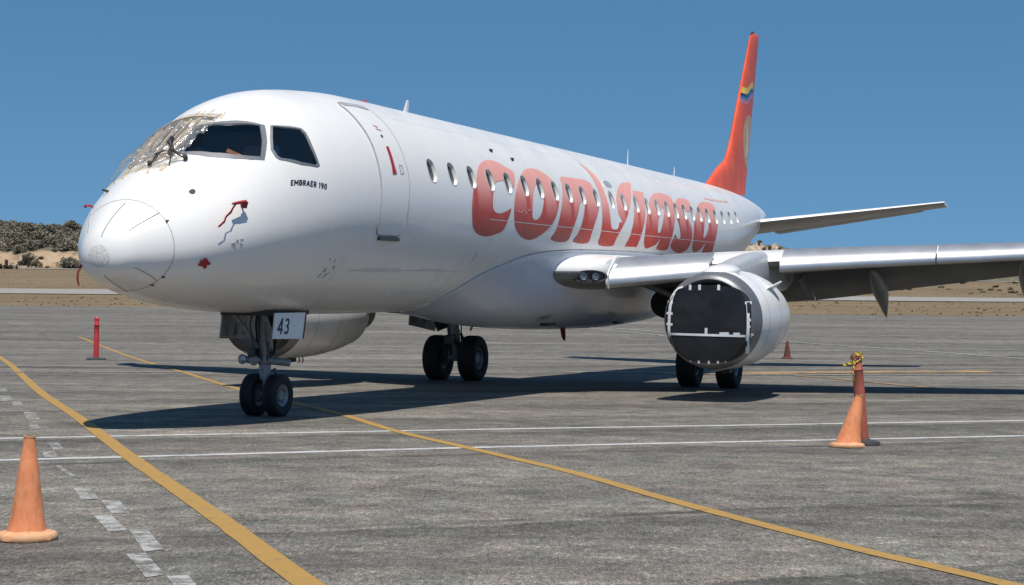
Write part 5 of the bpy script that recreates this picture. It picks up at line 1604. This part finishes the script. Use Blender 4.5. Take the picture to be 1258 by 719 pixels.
for y in hy:
    for x in hx:
        h = hill_h(x, y)
        V.append((x, y, terrain(x, y) + h - 0.35 + min(.35, h * .5)))
n = len(hx)
F = [(j*n + i, j*n + i + 1, (j+1)*n + i + 1, (j+1)*n + i) for j in range(len(hy) - 1) for i in range(n - 1)]
hill = mesh('hill', V, F, M['hill']); hill['kind'] = 'structure'
def ground_h(x, y): return terrain(x, y) + max(0, hill_h(x, y)) - .2
# pale rocky outcrop seen past the tail cone
def mk_rock():
    t = NT('pale_eroded_rock')
    v = t.coords()
    a = t.noise(v, 0.35, 6, 0.7, .6); b = t.noise(v, 1.4, 6, 0.75)
    c = t.ramp(b, [(0.34, (0.22, 0.165, 0.11)), (0.5, (0.42, 0.335, 0.235)), (0.66, (0.58, 0.50, 0.385))])
    c = t.mix(t.ramp(a, [(0.50, 0.0), (0.60, 0.85)]), c, (0.12, 0.105, 0.07))
    t.set(Base_Color=c, Roughness=0.95)
    t.bump(b, 0.8, 0.5)
    return t.m
M['rock'] = mk_rock()
def rock_h(x, y):
    r = ((x - 69.0) / 9.3) ** 2 + ((y - 449) / 10.0) ** 2
    if r >= 1: return -1.0
    return 10.2 * (1 - r ** 2.2) * (.86 + .30 * noise.noise((x * .19, y * .22, 5.5)) + .12 * noise.noise((x * .6, y * .6, 2.5))) 
V = []; F = []
gx_ = np.linspace(59.2, 78.6, 60); gy_ = np.linspace(438.5, 460, 40)
for y in gy_:
    for x in gx_: V.append((x + .4 * noise.noise((x * .5, y * .5, 1)), y + .6 * noise.noise((x * .4, y * .4, 9)), terrain(x, y) + rock_h(x, y) - .3))
F = [(j*60 + i, j*60 + i + 1, (j+1)*60 + i + 1, (j+1)*60 + i) for j in range(39) for i in range(59)]
o = mesh('rock_outcrop', V, F, M['rock']); o['kind'] = 'structure'
_gh = ground_h
def ground_h(x, y): return max(_gh(x, y), terrain(x, y) + rock_h(x, y) - .5)

def mk_leaf(name, a, b, c):
    t = NT(name)
    v = t.coords()
    inf = t.node('ShaderNodeObjectInfo')
    n = t.noise(v, 2.2, 3, .7)
    col = t.ramp(n, [(0.3, a), (0.55, b), (0.75, c)])
    hs = t.node('ShaderNodeHueSaturation')
    t.link(t.math('ADD', t.math('MULTIPLY', inf.outputs['Random'], .5), .75), hs.inputs['Value'])
    t.link(col, hs.inputs['Color'])
    t.set(Base_Color=hs.outputs[0], Roughness=0.9)
    t.b.inputs['Specular IOR Level'].default_value = 0.15
    return t.m
M['leaf'] = mk_leaf('olive_scrub_leaves', (0.165, 0.148, 0.110), (0.215, 0.188, 0.138), (0.27, 0.228, 0.168))  # leaf colour paled and desaturated to stand in for distance haze
M['leafdry'] = mk_leaf('dry_brown_scrub', (0.12, 0.095, 0.062), (0.17, 0.135, 0.09), (0.23, 0.185, 0.125))
M['bark'] = simple('bush_stem_bark', (0.09, 0.07, 0.05), 0.9)
def clump_geo(rng, nleaf, R, H, size):
    V = []; F = []
    lobes = [(rng.uniform(-.55, .55) * R, rng.uniform(-.45, .45) * R, rng.uniform(.35, .75) * H, rng.uniform(.35, .6)) for _ in range(7)]
    for k in range(nleaf):
        lx, ly, lz, lr = rng.choice(lobes)
        d = Vector((rng.gauss(0, 1), rng.gauss(0, 1), rng.gauss(0, 1))).normalized()
        rr = lr * rng.uniform(.55, 1.05)
        c = Vector((lx + d.x * R * rr, ly + d.y * R * rr, max(.05, lz + d.z * H * .55 * rr)))
        u = Vector((rng.gauss(0, 1), rng.gauss(0, 1), rng.gauss(0, .6))).normalized()
        w = u.cross(Vector((rng.gauss(0, 1), rng.gauss(0, 1), rng.gauss(0, 1)))).normalized()
        s = size * rng.uniform(.6, 1.4)
        i = len(V)
        V += [c + u * s, c + w * s * .7, c - u * s * .9, c - w * s * .6]
        F.append((i, i + 1, i + 2, i + 3))
    return V, F
rng = random.Random(5)
protos = []
for k in range(5):
    V, F = clump_geo(rng, 420, 2.4 if k < 3 else 1.6, 2.6 if k < 3 else 1.5, .26)
    me = bpy.data.meshes.new('shrub')
    me.from_pydata([tuple(v) for v in V], [], F); me.materials.append(M['leaf'] if k < 4 else M['leafdry'])
    stem = MB().tube([(0, 0, -.4), (.05, .02, .5), (.2, .1, 1.3)], [.14, .1, .04], 6).tube([(0, 0, .1), (-.3, .1, .7), (-.6, .2, 1.2)], [.09, .06, .02], 6)
    bm = bmesh.new()
    vs = [bm.verts.new(v) for v in stem.V]
    for f in stem.F: bm.faces.new([vs[i] for i in f])
    sm = bpy.data.meshes.new('stem'); bm.to_mesh(sm); bm.free(); sm.materials.append(M['bark'])
    protos.append((me, sm))
def shrub(x, y, s, k, label, group, squash=1.0):
    me, sm = protos[k]
    o = bpy.data.objects.new('shrub', me); COL.objects.link(o)
    o.location = (x, y, ground_h(x, y)); o.scale = (s, s, s * squash); o.rotation_euler = (0, 0, rng.uniform(0, 6.28))
    tag(o, label, 'shrub', group)
    c = bpy.data.objects.new('stem', sm); COL.objects.link(c); c.parent = o
    return o
LBL = 'grey green scrub bush among many on the sandy bank of the left hill'
# bushes traced on the left bank
def at_u(u, y): return (u - 629) / 1995.0 * y
for (u, y, s, k) in ((30, 462, 1.35, 0), (38, 458, 1.25, 1), (46, 466, 1.2, 2), (22, 455, 1.0, 1), (36, 450, 1.15, 0), (44, 448, 0.9, 2), (26, 449, .8, 3), (82, 460, 1.5, 0), (89, 464, 1.45, 1), (76, 458, 1.1, 2), (84, 450, 1.3, 1), (91, 448, 1.25, 0), (77, 447, 1.0, 2),
                     (6, 461, 1.2, 1), (2, 468, 1.3, 0), (12, 470, 1.2, 2), (10, 456, .8, 3), (70, 474, 1.2, 1), (78, 476, 1.3, 0), (62, 478, 1.1, 2), (-6, 455, 1.2, 0), (-10, 463, 1.4, 1), (52, 476, 1.1, 2), (66, 455, .6, 3), (50, 452, .5, 3), (58, 449, .45, 4)):
    shrub(at_u(u, y), y, s, k, LBL, 'bushes on the left sandy bank')
for k in range(70):
    u = rng.uniform(-12, 104); y = rng.uniform(478, 548)
    shrub(at_u(u, y), y, rng.uniform(.8, 1.45), rng.choice((0, 1, 2)), 'olive scrub bush packed with others along the left hill crest', 'bushes on the left hill crest')
for (u, y, s_) in ((932, 447, .55), (938, 446, .45), (944, 449, .5), (950, 444, .3), (957, 446, .5), (963, 448, .55), (968, 446, .6), (971, 447, .4), (936, 441, .3)):
    shrub(at_u(u, y), y, s_ * .8, rng.choice((0, 1, 2)), 'dark bush on the pale rocky hill beside the tail cone', 'bushes on the rocky hill by the tail')
for k in range(34):
    u = rng.uniform(985, 1290); y = rng.uniform(300, 420)
    shrub(at_u(u, y), y, rng.uniform(.30, .62), rng.choice((3, 4, 4)), 'low dry bush on the brown field seen below the wing', 'dry bushes on the field below the wing', .8)
# undergrowth nobody could count: one object each
V = []; F = []
r2 = random.Random(21)
for k in range(1500):
    x = r2.uniform(-230, 110); y = r2.uniform(452, 560)
    if x > 56: continue
    if y < 476 and r2.random() < (.75 if x < 50 else .93): continue
    v, f = clump_geo(r2, 26, r2.uniform(.8, 1.8), r2.uniform(.7, 1.6), .42)
    z = ground_h(x, y); i = len(V)
    V += [p + Vector((x, y, z)) for p in v]; F += [tuple(a + i for a in q) for q in f]
o = mesh('scrub_undergrowth', V, F, M['leaf'], None, False); o['kind'] = 'stuff'
V = []; F = []
for k in range(1500):
    y = r2.choice((r2.uniform(150.5, 226), r2.uniform(274, 424), r2.uniform(438, 450)))
    x = r2.uniform(-.36, .36) * y
    z = terrain(x, y) - .05; s = r2.uniform(.06, .17)
    for q in range(2):
        a = r2.uniform(0, 6.28); dx, dy = math.cos(a) * s, math.sin(a) * s
        i = len(V)
        V += [(x - dx, y - dy, z), (x + dx, y + dy, z), (x + dx * .9 + r2.uniform(-.1, .1), y + dy * .9, z + s * r2.uniform(.5, 1.1)), (x - dx * .8, y - dy * .8, z + s * r2.uniform(.4, 1.0))]
        F.append((i, i + 1, i + 2, i + 3))
o = mesh('dry_grass_tufts', V, F, M['leafdry'], None, False); o['kind'] = 'stuff'

# rusty farm-like equipment parked at the field edge, far left
M['rust'] = simple('dark_rusty_metal', (0.07, 0.05, 0.045), 0.8, 0.2, 0.4, 5)
def trailer(x, y, s, label, hgt):
    root = empty('equipment_trailer', (x, y, terrain(x, y)), rng.uniform(-.2, .2))
    tag(root, label, 'trailer')
    MB().box((0, 0, .75 * s), (2.6 * s, 1.3 * s, .25 * s)).box((.9 * s, 0, (.75 + hgt * .5) * s), (.5 * s, 1.0 * s, hgt * s)).box((-.8 * s, 0, 1.05 * s), (.7 * s, .9 * s, .5 * s)).build('frame', M['rust'], root, False)
    MB().tube([(1.25 * s, 0, .8 * s), (2.1 * s, 0, .5 * s)], .07 * s, 8).build('tow_bar', M['rust'], root)
    MB().tube([(-1.1 * s, .3 * s, .8 * s), (-1.1 * s, .3 * s, 2.4 * s)], .06 * s, 8).build('mast', M['rust'], root)
    for sx in (-.8, .8):
        for sy in (-.7, .7):
            MB().lathe([(-.12 * s, .001), (-.12 * s, .38 * s), (.12 * s, .38 * s), (.12 * s, .001)], (sx * s, sy * s, .38 * s), (0, 1, 0), 16).build('wheel', M['rubber'], root)
    return root
trailer(at_u(3, 421), 421, 1.0, 'dark rusty trailer at the far left edge of the field, tallest of the row', 1.6)
trailer(at_u(9, 421), 421, .8, 'low dark rusty trailer, middle of the row at the far left field edge', .5)
trailer(at_u(17, 420.5), 420.5, .7, 'small dark rusty trailer at the right end of the row at the far left', .9)
